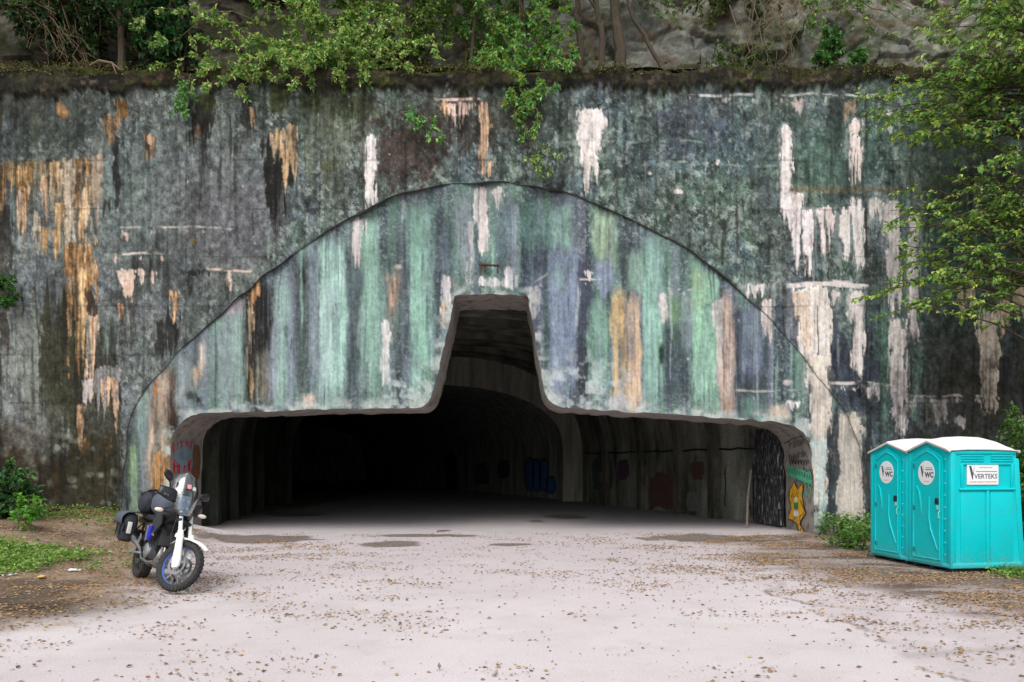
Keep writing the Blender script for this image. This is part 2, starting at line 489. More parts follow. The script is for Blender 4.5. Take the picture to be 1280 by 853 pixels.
drip(K, 60, 104, 330, 520, a=.6, rag=.6, solid=.4, flat=False)
drip((50, 48, 34), 96, 150, 380, 660, a=.8, rag=.2, taper=1.2, flat=False, solid=.7, gap=.1)
drip((112, 118, 114), 4, 50, 340, 585, a=.8, rag=.4, taper=1.0, soft=4, flat=False, gap=.35)
drip(KB, -6, 14, 250, 560, a=.75, rag=.4, gap=.35)
drip(OC, -4, 10, 203, 320, a=.85, rag=.6)
drip((156, 122, 82), 14, 42, 204, 290, a=.95, rag=.6, solid=.35)
drip(TAN, 20, 36, 230, 340, a=.6, rag=.8, solid=.3)
drip((160, 148, 132), 40, 50, 262, 345, a=.8, rag=.5)
drip(TAN, 52, 60, 215, 330, a=.7, rag=.5, solid=.3)
drip(OC, 52, 62, 280, 345, a=.8, rag=.6)
drip((150, 128, 100), 62, 78, 198, 300, a=.8, rag=.6)
drip((164, 136, 100), 66, 78, 250, 370, a=.9, rag=.7)
drip((178, 164, 146), 78, 92, 196, 380, a=.9, rag=.5, solid=.4, lean=4)
drip((154, 118, 80), 92, 112, 192, 330, a=.95, rag=.5, solid=.45)
drip((142, 110, 76), 80, 118, 300, 560, a=.95, rag=.6, taper=.7, solid=.3, lean=8)
drip((208, 180, 148), 104, 118, 228, 400, a=.9, rag=.6, solid=.35)
drip((200, 170, 130), 96, 106, 330, 480, a=.9, rag=.5, solid=.3)
drip((150, 134, 118), 112, 128, 188, 330, a=.75, rag=.6, solid=.3)
drip(K, 108, 122, 350, 440, a=.75, rag=.6, solid=.4, flat=False)
drip(K, 96, 101, 210, 250, a=.7); drip(K, 104, 114, 200, 240, a=.5, rag=.7)
drip((206, 176, 150), 110, 122, 390, 560, a=.85, rag=.5, solid=.35, lean=-8)
drip((186, 178, 176), 104, 116, 470, 555, a=.85, rag=.6, solid=.4)
drip((184, 150, 120), 96, 104, 500, 580, a=.8, rag=.6)
drip((150, 148, 150), 116, 152, 455, 545, a=.6, rag=.8, solid=.4)
drip((196, 160, 132), 128, 148, 468, 570, a=.85, rag=.7, solid=.3)
drip(OC, 104, 111, 545, 600, a=.8); drip(OC, 131, 139, 540, 590, a=.8)
drip(KB, 150, 170, 300, 480, a=.6, rag=.5, flat=False, gap=.35)
drip((90, 104, 98), 126, 146, 380, 470, a=.6, flat=False)
drip(K, 136, 172, 385, 510, a=.55, rag=.6, flat=False)
blob((44, 40, 28), 70, 610, 110, 80, .95, .6); blob((60, 44, 20), 20, 590, 55, 60, .8, .8)
blob((98, 100, 98), 40, 540, 40, 50, .6); blob((60, 56, 40), 120, 600, 40, 60, .6)
blob(MOSS, 60, 655, 90, 18, .8, .9); blob(MOSS, 135, 660, 40, 10, .6, .9)
for i in range(26):
    blob((112, 116, 106), random.uniform(40, 150), random.uniform(530, 650), random.uniform(2, 6), random.uniform(2, 8), .5, .6)
drip((158, 118, 72), 143, 159, 118, 172, a=.95, rag=.4, top=.3, solid=.45); drip(K, 142, 150, 165, 290, a=.9, rag=.4, solid=.5)
drip((150, 116, 78), 128, 150, 140, 210, a=.6, rag=.7, solid=.3)
blob(OC, 78, 138, 8, 12, .8, .8); drip((96, 72, 50), 177, 192, 165, 218, a=.9, rag=.4, solid=.45); drip(TAN, 183, 191, 165, 190, a=.6)
drip(K, 127, 146, 240, 292, a=.8, rag=.6, solid=.4, flat=False)
hline((196, 188, 182), 143, 206, 317, .9, brk=.36); hline((180, 176, 172), 150, 300, 285, .6)
drip(PK, 143, 148, 317, 335, a=.9); drip(PK, 201, 206, 318, 330, a=.8); drip(PK, 150, 162, 286, 305, a=.85, rag=.7)
drip((206, 188, 178), 146, 180, 333, 378, a=.95, rag=.75, taper=.6, solid=.6); drip((206, 182, 168), 152, 166, 340, 402, a=.95, rag=.5, taper=.6)
drip((196, 150, 110), 149, 157, 375, 420, a=.9); drip(PK, 188, 196, 334, 368, a=.9)
drip(K, 194, 224, 378, 470, a=.8, rag=.5, solid=.5, flat=False, gap=.35); drip((190, 154, 120), 210, 223, 358, 420, a=.95, top=.3, rag=.5)
hline(PK, 258, 316, 336, .9, slope=.03, brk=.42); drip(PK, 284, 289, 337, 372, a=.7); drip(K, 281, 287, 345, 380, a=.6)
drip(K, 224, 262, 334, 350, a=.85, rag=.8, solid=.4); drip(K, 232, 242, 340, 384, a=.7, rag=.6)
drip(K, 240, 270, 118, 218, a=.9, rag=.5, taper=.5, lean=-8, solid=.5, gap=.35); blob(MOSS, 258, 128, 13, 11, .95, .5); blob((150, 120, 96), 247, 165, 4, 10, .6)
drip(K, 300, 320, 120, 205, a=.75, rag=.6, taper=.6, solid=.35); drip((168, 140, 112), 308, 322, 132, 172, a=.75, rag=.7, solid=.3)
drip(K, 330, 376, 150, 308, a=.95, rag=.4, taper=.45, lean=-6, solid=.6, flat=False, gap=.35); drip((178, 148, 112), 339, 354, 160, 225, a=.9, rag=.6, solid=.25, gap=.35)
drip((192, 164, 130), 354, 375, 152, 262, a=.95, rag=.5, solid=.35, top=.4, lean=-4)
blob(MOSS, 348, 124, 12, 20, .9, .7); blob(MOSS, 409, 207, 10, 8, .95, .5); blob(MOSS, 388, 130, 16, 14, .8, .8); blob((70, 78, 40), 425, 140, 50, 30, .5, .9)
drip((98, 104, 88), 376, 440, 110, 270, a=.5, rag=.4, solid=.6, flat=False, gap=.35); drip((112, 124, 112), 418, 470, 130, 240, a=.4, flat=False, gap=.35)
blob((120, 100, 60), 242, 302, 4, 4, .9)
for i in range(60):                             # the wall goes on the same way beyond both sides
    x = random.choice((random.uniform(-300, -10), random.uniform(1285, 1560))); y = random.uniform(110, 420)
    drip(random.choice([K, OL, KB, (150, 122, 86), (120, 122, 116), (70, 84, 82), TAN, (176, 170, 160)]), x, x + random.uniform(10, 34), y, y + random.uniform(90, 320), a=random.uniform(.4, .8), rag=.6, solid=.4, gap=.5)
blob((44, 40, 28), -120, 610, 170, 80, .9, .6); blob((50, 46, 36), 1420, 600, 160, 80, .8, .6)
for i in range(150):                            # thin black algae runs below the coping
    x = random.uniform(-20, 1290); y = random.uniform(100, 330); w = random.choice((2, 3, 4, 6, 9))
    drip0(random.choice([(34, 36, 32), (44, 46, 42), (40, 36, 30), (56, 62, 58)]), x, x + w, y, y + random.uniform(40, 190), a=random.uniform(.3, .75), rag=.5, solid=.5, fade=.4, gap=.3, soft=1.8, region='w', flat=False)
# --- crown of the arch
blob((66, 54, 50), 505, 190, 62, 50, .85, .9, nsc=.7); blob((58, 50, 44), 565, 150, 50, 45, .75, .9); blob((66, 58, 50), 640, 150, 40, 36, .7, .9)
hline(PK, 543, 600, 124, .9, w=2.2, brk=.35); drip(TAN, 546, 562, 125, 168, a=.9, rag=.7, solid=.4); drip(PK, 562, 592, 124, 186, a=.9, rag=.75, taper=.7, solid=.45)
drip(K, 558, 582, 140, 196, a=.7, rag=.6, solid=.3)
drip(K, 594, 622, 150, 228, a=.6, rag=.3); drip((194, 164, 138), 600, 611, 122, 228, a=.95, rag=.05, taper=1, solid=.5, gap=.35); drip((204, 170, 140), 608, 616, 198, 230, a=.9)
drip((222, 216, 214), 457, 469, 164, 264, a=.98, rag=.05, top=.2, taper=1.1, solid=.7, bump=.02, gap=.35); drip(W, 467, 472, 180, 200, a=.8)
drip((224, 216, 214), 722, 755, 134, 250, a=.98, rag=.45, taper=.45, top=1, lean=-4, solid=.62, bump=.03, gap=.55); drip((220, 210, 206), 728, 738, 150, 260, a=.95, rag=.2, solid=.6); blob(K, 728, 258, 7, 4, .8)
# --- right third of the outer wall
blob((66, 70, 88), 870, 150, 46, 40, .5, .9); blob((70, 76, 92), 1010, 430, 60, 70, .85); blob((56, 62, 74), 1075, 470, 70, 60, .8)
blob((96, 122, 104), 1010, 210, 60, 40, .4); blob((58, 82, 76), 1040, 190, 70, 60, .5)
over(sst(1090, 1200, PX) * .65 * sst(700, 560, PY), (44, 60, 52)); over(sst(1110, 1190, PX) * sst(370, 440, PY) * .65, (58, 54, 52))
over(sst(1120, 1180, PX) * sst(180, 230, PY) * sst(300, 240, PY) * .6, (50, 54, 34))
for i in range(34):
    x = random.uniform(640, 1280); y = random.uniform(105, 330)
    drip(random.choice([(52, 70, 66), (60, 66, 80), (96, 120, 108), (110, 120, 116), (44, 52, 50)]), x, x + random.uniform(6, 26), y, y + random.uniform(50, 200), a=random.uniform(.2, .45), rag=.7, solid=.35, region='w', flat=False)
hline((206, 206, 206), 860, 1100, 119, .75, w=2, brk=.42); hline((140, 160, 150), 700, 900, 176, .4); hline((150, 164, 156), 800, 990, 200, .4, slope=.05)
drip((224, 214, 214), 975, 988, 150, 284, a=.98, top=.2, rag=.1, taper=1.2, lean=4, solid=.7, bump=.025, gap=.35); drip((190, 178, 172), 986, 1004, 120, 165, a=.8, rag=.7, solid=.3, lean=6)
drip((216, 202, 198), 1062, 1076, 145, 244, a=.95, rag=.15, taper=.8, solid=.65, bump=.02, gap=.35); drip((150, 130, 110), 1054, 1070, 122, 170, a=.7, rag=.6); drip(W, 1107, 1115, 132, 154, a=.9); drip((190, 190, 188), 1108, 1116, 155, 178, a=.6)
drip((104, 98, 80), 985, 1130, 229, 246, a=.8, rag=.3, taper=1, solid=.7, gap=.35); blob(W, 897, 202, 2.5, 4, .9, .9, nsc=.4); blob(W, 848, 240, 5, 3.5, .9, 1.0, nsc=.4); blob(W, 812, 217, 3, 2, .7, .9, nsc=.4); blob((190, 200, 190), 760, 215, 5, 3, .6)
drip((226, 216, 216), 978, 992, 240, 300, a=.95, rag=.5, solid=.6, bump=.02)
drip((226, 216, 218), 990, 1006, 240, 362, a=.96, rag=.3, solid=.55, bump=.03, taper=.8); drip((226, 216, 218), 1006, 1022, 258, 372, a=.96, rag=.3, solid=.6, bump=.03); drip((220, 206, 204), 1024, 1041, 256, 360, a=.96, rag=.4, solid=.5, bump=.03)
drip((214, 200, 196), 988, 1004, 238, 262, a=.9, rag=.6); drip((226, 218, 216), 1052, 1082, 256, 366, a=.96, rag=.45, taper=.75, solid=.55, bump=.03); drip((224, 214, 214), 1064, 1076, 244, 300, a=.95, rag=.2)
drip(K, 1000, 1010, 315, 355, a=.7); drip(K, 1080, 1085, 240, 380, a=.5)
drip(W, 1088, 1104, 244, 296, a=.95, rag=.6, solid=.5, bump=.02); drip(W, 1104, 1122, 246, 420, a=.95, rag=.3, taper=.8, lean=6, solid=.6, bump=.02, gap=.35)
hline(W, 984, 1086, 357, .95, w=4, brk=.3); hline(W, 1040, 1064, 352, .95, w=3, brk=.3)
drip((228, 220, 214), 993, 1037, 356, 500, a=.98, rag=.3, taper=.75, lean=6, solid=.72, bump=.035, gap=.35); drip((214, 186, 160), 993, 1012, 360, 470, a=.6, rag=.5, lean=10)
drip((196, 150, 112), 1026, 1037, 470, 560, a=.7, solid=.35); drip(W, 1036, 1050, 360, 400, a=.9, rag=.7); drip(W, 1060, 1066, 364, 420, a=.85)
drip((224, 214, 212), 1064, 1080, 360, 486, a=.97, rag=.15, taper=.8, solid=.68, bump=.03, gap=.35); blob(K, 1073, 490, 6, 8, .9)
hline(W, 1038, 1122, 479, .9, w=2.5, slope=.03, brk=.36)
for x, w, h in ((1052, 8, 24), (1068, 12, 12), (1086, 10, 26), (1098, 14, 28), (1112, 10, 30), (1118, 8, 14)):
    drip(W, x - w / 2, x + w / 2, 480, 480 + h, a=.92, rag=.4, taper=.6, solid=.7, bump=.02)
drip((222, 214, 212), 1110, 1130, 395, 560, a=.97, rag=.08, taper=.85, lean=6, solid=.75, bump=.03, gap=.35); drip(W, 1136, 1148, 265, 448, a=.92, rag=.1, solid=.6, taper=.8, bump=.02, gap=.35); blob(K, 1146, 447, 5, 5, .9)
hline(W, 1128, 1236, 494, .85, w=2, brk=.42)
for x, w, h in ((1140, 16, 34), (1152, 8, 16), (1174, 22, 56), (1200, 10, 14), (1222, 10, 16), (1202, 12, 34), (1184, 5, 16)):
    drip((204, 196, 190), x - w / 2, x + w / 2, 495 + (22 if x == 1202 else 0), 495 + h + (14 if x == 1202 else 0), a=.85, rag=.5, taper=.6, solid=.6)
drip((186, 176, 162), 1224, 1250, 380, 535, a=.95, rag=.1, taper=.6, solid=.75, bump=.03, gap=.35); drip((170, 150, 124), 1250, 1262, 370, 440, a=.85, rag=.3, solid=.5); drip((170, 150, 124), 1206, 1216, 340, 420, a=.7); drip((180, 170, 150), 1195, 1230, 333, 350, a=.8)
for x in (1200, 1215, 1272, 1278): drip((170, 156, 130), x - 4, x + 4, 350, 420, a=.8, rag=.5)
for i in range(14):
    x = random.uniform(1040, 1280); drip((70, 78, 88), x, x + random.uniform(10, 30), 380 + random.uniform(0, 120), 640, a=.3, rag=.5, flat=False, region='w')
blob((48, 42, 38), 1200, 500, 90, 60, .5, .8)

# --- the recessed portal panel
pm = inA.astype(np.float32)
def pover(m, c, var=.2): over(m * pm, c, var)
pover(one, (86, 102, 108)); pover(sst(500, 260, PX) * .8, (118, 134, 144)); pover(sst(900, 1000, PX) * .6, (74, 84, 96))
pover(sst(0.4, .62, n_mid) * .4, (66, 78, 84)); pover(sst(.46, .62, fbm(PX / 11, PY / 400, 50, 3)) * .6, (66, 74, 82)); pover(sst(.5, .66, fbm(PX / 14 + 50, PY / 400, 52, 3)) * .55, (112, 150, 132))
pover(sst(.52, .7, fbm(PX / 9 + 90, PY / 300, 54, 3)) * .5, (128, 136, 152)); pover(sst(.52, .72, n_fine) * .4, (56, 64, 68)); pover(sst(.6, .74, n_grit) * .35, (176, 184, 184))
def pd(c, x0, x1, y0, y1, **k):
    k.setdefault('rag', .25); k.setdefault('taper', 1.0); k.setdefault('solid', .6); k.setdefault('soft', 6.0 if min(c) < 186 else 2.5); k.setdefault('wob', 1.4); k.setdefault('fade', .12); k.setdefault('mix', (126, 142, 152) if max(c) > 95 else None); k.setdefault('gap', .22); k.setdefault('smooth', min(c) < 186 and max(c) - min(c) < 95 and (x1 - x0) > 9); k['a'] = min(1, k.get('a', 1) * 1.12)
    drip(c, x0, x1, y0, y1, region='p', **k)
for i in range(210):                            # many thin washes of old run-off
    x = random.uniform(160, 1060); y = random.uniform(225, 430); w = random.choice((2, 3, 4, 6, 9))
    drip0(random.choice([(150, 186, 176), (128, 166, 152), (136, 150, 172), (72, 84, 98), (60, 70, 76), (96, 122, 124), (160, 172, 178)]), x, x + w, y, y + random.uniform(80, 300), a=random.uniform(.3, .7), rag=.3, taper=1, solid=.6, soft=3, fade=.4, gap=.1, smooth=w > 3, region='p', flat=False)
# left foot
pd(K, 152, 170, 520, 690, a=.8); pd((70, 76, 78), 160, 176, 490, 660, a=.6); pd((150, 180, 168), 172, 184, 480, 610, a=.7, rag=.5); pd((140, 170, 130), 160, 172, 545, 690, a=.75, rag=.1)
pd((104, 112, 116), 176, 190, 500, 690, a=.7, rag=.1); pd((204, 178, 156), 184, 196, 470, 690, a=.85, rag=.2, lean=-2, solid=.45)
pd((78, 58, 36), 192, 222, 440, 690, a=.9, rag=.1, solid=.55); pd((176, 118, 54), 192, 214, 470, 545, a=.8, rag=.7, solid=.25); pd((206, 190, 170), 196, 212, 450, 640, a=.55, rag=.4, solid=.15); pd((180, 130, 70), 190, 218, 560, 690, a=.75, rag=.1, solid=.3); pd(K, 205, 220, 480, 560, a=.6, solid=.3)
pd((160, 172, 172), 218, 236, 440, 520, a=.7); pd((112, 118, 126), 236, 292, 405, 516, a=.45, rag=.3)
pd((214, 198, 184), 248, 258, 422, 472, a=.95, top=.3, lean=-3); pd((206, 168, 138), 238, 250, 452, 506, a=.85, rag=.6, solid=.35); blob(K, 247, 500, 4, 5, .8); blob(K, 238, 495, 8, 6, .6)
pd((150, 180, 168), 290, 308, 380, 516, a=.75, rag=.1); pd((124, 140, 140), 262, 290, 390, 516, a=.5); pd((184, 172, 178), 274, 300, 366, 400, a=.6)
pd((38, 35, 32), 305, 342, 338, 518, a=.98, rag=.03, solid=.8, taper=1.1); pd((180, 132, 84), 311, 323, 336, 420, a=.9, rag=.7, solid=.35); pd((190, 160, 120), 309, 315, 380, 516, a=.5, solid=.15); pd((160, 150, 130), 318, 334, 430, 516, a=.35, solid=.1)
pd((146, 178, 166), 344, 362, 342, 516, a=.8, rag=.05); pd((148, 158, 172), 336, 348, 400, 516, a=.7); pd(LV, 360, 370, 330, 516, a=.6); pd((74, 80, 82), 366, 388, 300, 516, a=.75, rag=.15); blob(K, 379, 345, 6, 9, .7, .9)
pd((146, 156, 172), 386, 400, 300, 516, a=.75); pd((166, 204, 194), 398, 432, 284, 516, a=.9, rag=.02, soft=4); pd((184, 210, 208), 402, 414, 330, 516, a=.6, rag=.1); pd((214, 190, 176), 377, 396, 488, 518, a=.9, rag=.3, top=.5)
pd((70, 82, 86), 432, 454, 268, 516, a=.7, rag=.1); pd((138, 174, 160), 450, 474, 262, 516, a=.75, rag=.1, soft=4); pd((70, 82, 84), 476, 512, 250, 516, a=.5); pd((124, 164, 150), 472, 482, 340, 516, a=.6); pd((190, 160, 138), 486, 496, 332, 430, a=.85, rag=.5, taper=.6); blob((206, 190, 178), 497, 334, 6, 4, .8)
pd((224, 220, 220), 476, 486, 396, 494, a=.97, top=.3, rag=.15, solid=.7); drip(W, 441, 455, 266, 350, a=.97, rag=.4, taper=.7, solid=.6, lean=-6, region='p', bump=.02); pd((190, 200, 196), 502, 507, 244, 300, a=.4, rag=.5)
pd((138, 180, 164), 512, 540, 246, 512, a=.85, rag=.02, soft=5); pd((106, 142, 128), 500, 545, 240, 350, a=.5, rag=.5); pd((64, 74, 82), 540, 568, 250, 420, a=.6); pd((140, 148, 158), 572, 590, 230, 360, a=.75, rag=.3)
pd((224, 216, 216), 552, 562, 340, 400, a=.95, top=.25, solid=.65); pd((210, 178, 150), 552, 560, 372, 414, a=.8); pd(W, 583, 590, 268, 366, a=.92, top=.2, solid=.7, rag=.1)
pd((226, 220, 220), 592, 601, 230, 300, a=.95, rag=.3); pd((226, 216, 212), 598, 609, 228, 330, a=.97, rag=.15, solid=.6); pd(W, 610, 626, 228, 275, a=.9, rag=.8, solid=.4); pd(K, 600, 612, 320, 352, a=.7)
pd((80, 88, 106), 620, 648, 240, 366, a=.6); pd((140, 148, 160), 640, 648, 250, 366, a=.6); pd((226, 222, 222), 600, 628, 344, 368, a=.95, rag=.6, solid=.6); pd((230, 226, 226), 632, 641, 330, 368, a=.95, top=.2); pd(W, 643, 647, 338, 366, a=.8)
pd((224, 220, 220), 662, 674, 352, 408, a=.95, rag=.25, taper=.6, solid=.75, lean=2); hline(W, 668, 686, 352, .9, w=1.5, slope=-.7, brk=.2)
pd((64, 72, 92), 650, 690, 250, 500, a=.6); pd((82, 122, 104), 648, 690, 240, 330, a=.4)
pd((140, 178, 166), 690, 714, 246, 330, a=.85, rag=.4); pd((130, 142, 168), 688, 722, 296, 512, a=.8, rag=.05, soft=5); pd((104, 116, 142), 700, 716, 340, 512, a=.5); pd((126, 166, 150), 694, 706, 320, 370, a=.5); pd((60, 66, 82), 722, 744, 300, 505, a=.75)
pd((148, 170, 146), 742, 770, 256, 348, a=.88, rag=.3, soft=4); pd((124, 134, 160), 744, 766, 318, 380, a=.8, rag=.4); pd((128, 168, 150), 736, 762, 368, 500, a=.8, rag=.1); hline(W, 724, 752, 348, .8, w=1.3, brk=.42); drip0(W, 733, 742, 335, 362, a=.9, rag=.7, solid=.35)
pd((70, 84, 84), 770, 802, 290, 360, a=.6); pd((198, 168, 122), 765, 783, 352, 516, a=.95, rag=.1, top=.6, soft=1.8); pd((206, 172, 140), 783, 802, 356, 520, a=.95, rag=.03, top=.5, soft=1.8, solid=.65); pd((120, 100, 80), 781, 785, 370, 516, a=.7); pd((176, 166, 172), 764, 784, 488, 518, a=.85, rag=.2, top=.3)
pd((136, 174, 148), 788, 806, 305, 380, a=.8, top=.2, taper=1.2); pd((148, 192, 176), 804, 828, 284, 520, a=.92, rag=.02, soft=3); pd((160, 198, 192), 806, 816, 370, 500, a=.5)
hline(W, 826, 874, 360, .85, w=1.2, brk=.34); pd(W, 826, 836, 362, 432, a=.85, rag=.6, solid=.35); pd((92, 126, 86), 838, 866, 362, 452, a=.75, taper=.6); pd((58, 66, 80), 828, 866, 390, 518, a=.6, rag=.1); blob((40, 64, 46), 827, 443, 5, 15, .95, .3); pd((130, 142, 152), 856, 866, 360, 460, a=.7)
pd((146, 192, 166), 866, 899, 322, 522, a=.93, rag=.02, soft=3, taper=1.05); pd((160, 176, 120), 868, 880, 330, 400, a=.4)
pd((228, 222, 220), 893, 905, 370, 500, a=.97, rag=.1, solid=.7, lean=3); pd((214, 184, 168), 902, 917, 356, 524, a=.92, rag=.03, solid=.5); pd((180, 140, 90), 904, 914, 490, 526, a=.8)
pd((58, 62, 76), 915, 960, 370, 526, a=.75, rag=.1); pd((104, 114, 138), 926, 952, 376, 486, a=.85, soft=4, rag=.2); drip(W, 934, 966, 350, 386, a=.9, rag=.85, solid=.4, taper=1); drip((216, 204, 200), 954, 965, 372, 448, a=.9, rag=.4, solid=.45); blob(W, 985, 478, 6, 4, .8)
pd((214, 196, 178), 962, 984, 500, 532, a=.92, rag=.2, top=.3, solid=.75); pd((232, 228, 228), 982, 1000, 498, 520, a=.95, rag=.6, solid=.6); pd((100, 140, 122), 928, 946, 490, 526, a=.7); pd((206, 220, 222), 1000, 1012, 520, 640, a=.6, rag=.5)
pd((70, 76, 80), 1016, 1024, 540, 690, a=.6)
hline((210, 206, 200), 920, 1010, 490, .6, brk=.5)
drip((58, 66, 78), 1034, 1050, 500, 680, a=.7, rag=.1); drip((90, 120, 104), 1098, 1112, 380, 600, a=.6, rag=.4); drip((96, 126, 112), 1140, 1155, 430, 560, a=.4)
drip((206, 198, 188), 1044, 1080, 512, 690, a=.97, rag=.02, top=.45, taper=1.1, solid=.75, bump=.02, gap=.35); drip((150, 150, 146), 1082, 1096, 590, 600, a=.8)
drip((226, 214, 204), 1012, 1036, 440, 660, a=.98, rag=.06, taper=.85, lean=4, solid=.75, bump=.03, gap=.35); drip((196, 220, 220), 1010, 1034, 545, 662, a=.75, rag=.1, taper=.9, solid=.6)
drip((228, 220, 214), 1006, 1034, 430, 520, a=.9, rag=.3, taper=.9, lean=3, solid=.7, region='p')
for i in range(120):
    x = random.uniform(160, 1060); y = random.uniform(225, 460); w = random.choice((1.5, 2, 2.5, 4))
    drip0(random.choice([(150, 186, 180), (44, 52, 58), (62, 72, 84), (50, 58, 62), (40, 44, 44), (170, 184, 186)]), x, x + w, y, y + random.uniform(60, 260), a=random.uniform(.25, .55), rag=.3, taper=1, solid=.6, soft=2, fade=.4, gap=0, region='p', flat=False)
drip0((52, 60, 70), 1034, 1048, 490, 690, a=.9, rag=.1, taper=1.1, solid=.75, gap=0, flat=False); drip0((58, 62, 68), 1078, 1094, 500, 690, a=.85, rag=.15, taper=1, solid=.75, gap=0, flat=False); drip0((84, 92, 98), 1000, 1012, 500, 690, a=.7, rag=.2, solid=.6, gap=0, flat=False)
# crumbling pale lip along the lintel and the notch
lip = sst(16, 2, dO + (n_fine - .5) * 22) * sst(.38, .6, fbm(PX / 16, PY / 12, 60, 4)) * pm
over(lip * .75, (188, 196, 194))
over(sst(60, 10, np.hypot((PX - 520) / 1.5, PY - 495)) * sst(.45, .62, fbm(PX / 8, PY / 8, 61, 4)) * .7 * pm, (186, 200, 196)); over(sst(70, 10, np.hypot((PX - 725) / 1.5, PY - 490)) * sst(.45, .62, fbm(PX / 8, PY / 8, 63, 4)) * .7 * pm, (190, 198, 200))
# scattered white flecks
for i in range(120):
    blob((190, 194, 192), random.uniform(220, 1060), random.uniform(110, 515), random.uniform(.5, 1.5), random.uniform(.6, 2.2), .65, .4)
# crease shade painted as a broken dark line along the arch
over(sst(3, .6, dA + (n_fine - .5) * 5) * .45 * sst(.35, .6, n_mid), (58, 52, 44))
# the mossy brown crust of the coping
crust = sst(4, -4, PY - (108 + 16 * (n_mid - .5) + 18 * (n_str2 - .45) + 8 * sst(300, 0, PX) - 3 * sst(900, 1100, PX)))
over(crust * .98, (36, 27, 17), .5); over(crust * sst(.55, .65, fbm(PX / 12, PY / 7, 70, 4)) * .7, (92, 86, 74)); over(crust * sst(.5, .6, fbm(PX / 25, PY / 10, 72, 4)) * .8, (60, 66, 26)); over(crust * sst(.5, .6, fbm(PX / 30, PY / 12, 74, 4)) * .5, (60, 40, 22))
over(crust * sst(.55, .7, n_grit) * .5, (26, 22, 16)); over(crust * sst(93, 88, PY) * .7, (58, 66, 28))
# painted shade under the overhanging leaves just below the coping
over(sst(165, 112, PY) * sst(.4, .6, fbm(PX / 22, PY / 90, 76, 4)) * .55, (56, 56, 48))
# green growth near the ground
base = sst(640, 672, PY + (n_mid - .5) * 40)
over(base * .6, (62, 60, 40))
# grime over everything: pores, fine streaks, washed patches
gr2 = fbm(PX / 1.4, PY / 1.8, 90, 2); gr3 = fbm(PX / 3.5, PY / 5, 92, 3)
lum = C.mean(-1)
amt = (1 - .55 * sst(.25, .6, lum)) * (1 - .45 * pm)
C *= (1 + amt * (.8 * (gr2 - .5) + .9 * (gr3 - .5) + .5 * (n_fine - .5)))[..., None]
C *= (1 - .36 * sst(.54, .74, n_str2) * amt)[..., None]
C *= (1 - .26 * sst(.55, .75, fbm(PX / 30, PY / 55, 94, 5, .6)))[..., None]
mean = C.mean(-1, keepdims=True); C += (mean - C) * np.where(inA, .08, -.04)[..., None]
def vline(x, y0, y1, a=.5, w=.9):
    mm = sst(w + .9, w - .5, np.abs(PX - x - 3 * (fbm(PY / 40, PY * 0 + x, 250, 3) - .5))) * sst(y0, y0 + 10, PY) * sst(y1, y1 - 10, PY) * sst(.3, .5, fbm(PY / 26, PY * 0 + x, 251, 3)) * a * (~inA)
    C[:] = C * (1 - mm[..., None]) + np.array(lin((44, 46, 44)), np.float32) * mm[..., None]
vline(1083, 112, 600, .8); vline(1250, 120, 560, .5); vline(232, 112, 470, .4); vline(96, 115, 640, .45); vline(400, 112, 290, .3); vline(880, 112, 320, .35)
for yj in (201, 262, 322, 383, 444, 505, 566, 627):
    mm = sst(1.7, .3, np.abs(PY - yj - 4 * (fbm(PX / 60, PX * 0 + yj, 252, 3) - .5))) * sst(.42, .58, fbm(PX / 40, PX * 0 + yj, 253, 3)) * .42 * (~inA)
    C[:] = C * (1 - mm[..., None]) + np.array(lin((48, 50, 48)), np.float32) * mm[..., None]
L_ = np.maximum(C.mean(-1, keepdims=True), .004); C *= (L_ / .17) ** np.where(L_ < .17, .26, -.10)       # deeper stains, brighter lime
mean = C.mean(-1, keepdims=True); C += (mean - C) * -.04
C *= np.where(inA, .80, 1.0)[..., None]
KWALL = 1.26  # overall tone of the stained concrete
C = np.clip(C * KWALL, 0.008, 0.8)

# ---- meshes of the wall and the panel -----------------------------------------
RECESS = 0.018 + 0.10 * sst(3.4, 8.6, GZ) * np.clip(2.3 * vn(PX / 38, PY / 38, 230) - .45, 0, 2) 
nrel = (fbm(PX / 40, PY / 40, 80, 4) - .5) * 0.05 + (n_fine - .5) * 0.012
edge = sst(1.0, 8.0, np.minimum(dA, dO))
rel = (RELIEF + nrel) * edge + (crust * (0.05 + 0.10 * n_mid)) * sst(19, 17.5, np.abs(GX))
nearA = dA < 0.62 * cellpx; nearO = dO < 0.62 * cellpx
topn = sst(WTOP - .3, WTOP, GZ) * ((fbm(GX / .5, GX * 0, 240, 4) - .5) * .30 + (fbm(GX / 2.1, GX * 0 + 3, 241, 2) - .5) * .2)
VX = np.where(nearO, px2x(oX), np.where(nearA, px2x(aX), GX)); VZ = np.where(nearO, py2z(oZ), np.where(nearA, py2z(aZ), GZ + topn))
cxp = (PX[:-1, :-1] + PX[1:, 1:]) / 2; cyp = (PY[:-1, :-1] + PY[1:, 1:]) / 2
fA = inside(cxp, cyp, ARCH); fO = inside(cxp, cyp, OPEN)
idx = np.arange(NZ * NX).reshape(NZ, NX)
quads = np.stack([idx[:-1, :-1], idx[1:, :-1], idx[1:, 1:], idx[:-1, 1:]], -1)

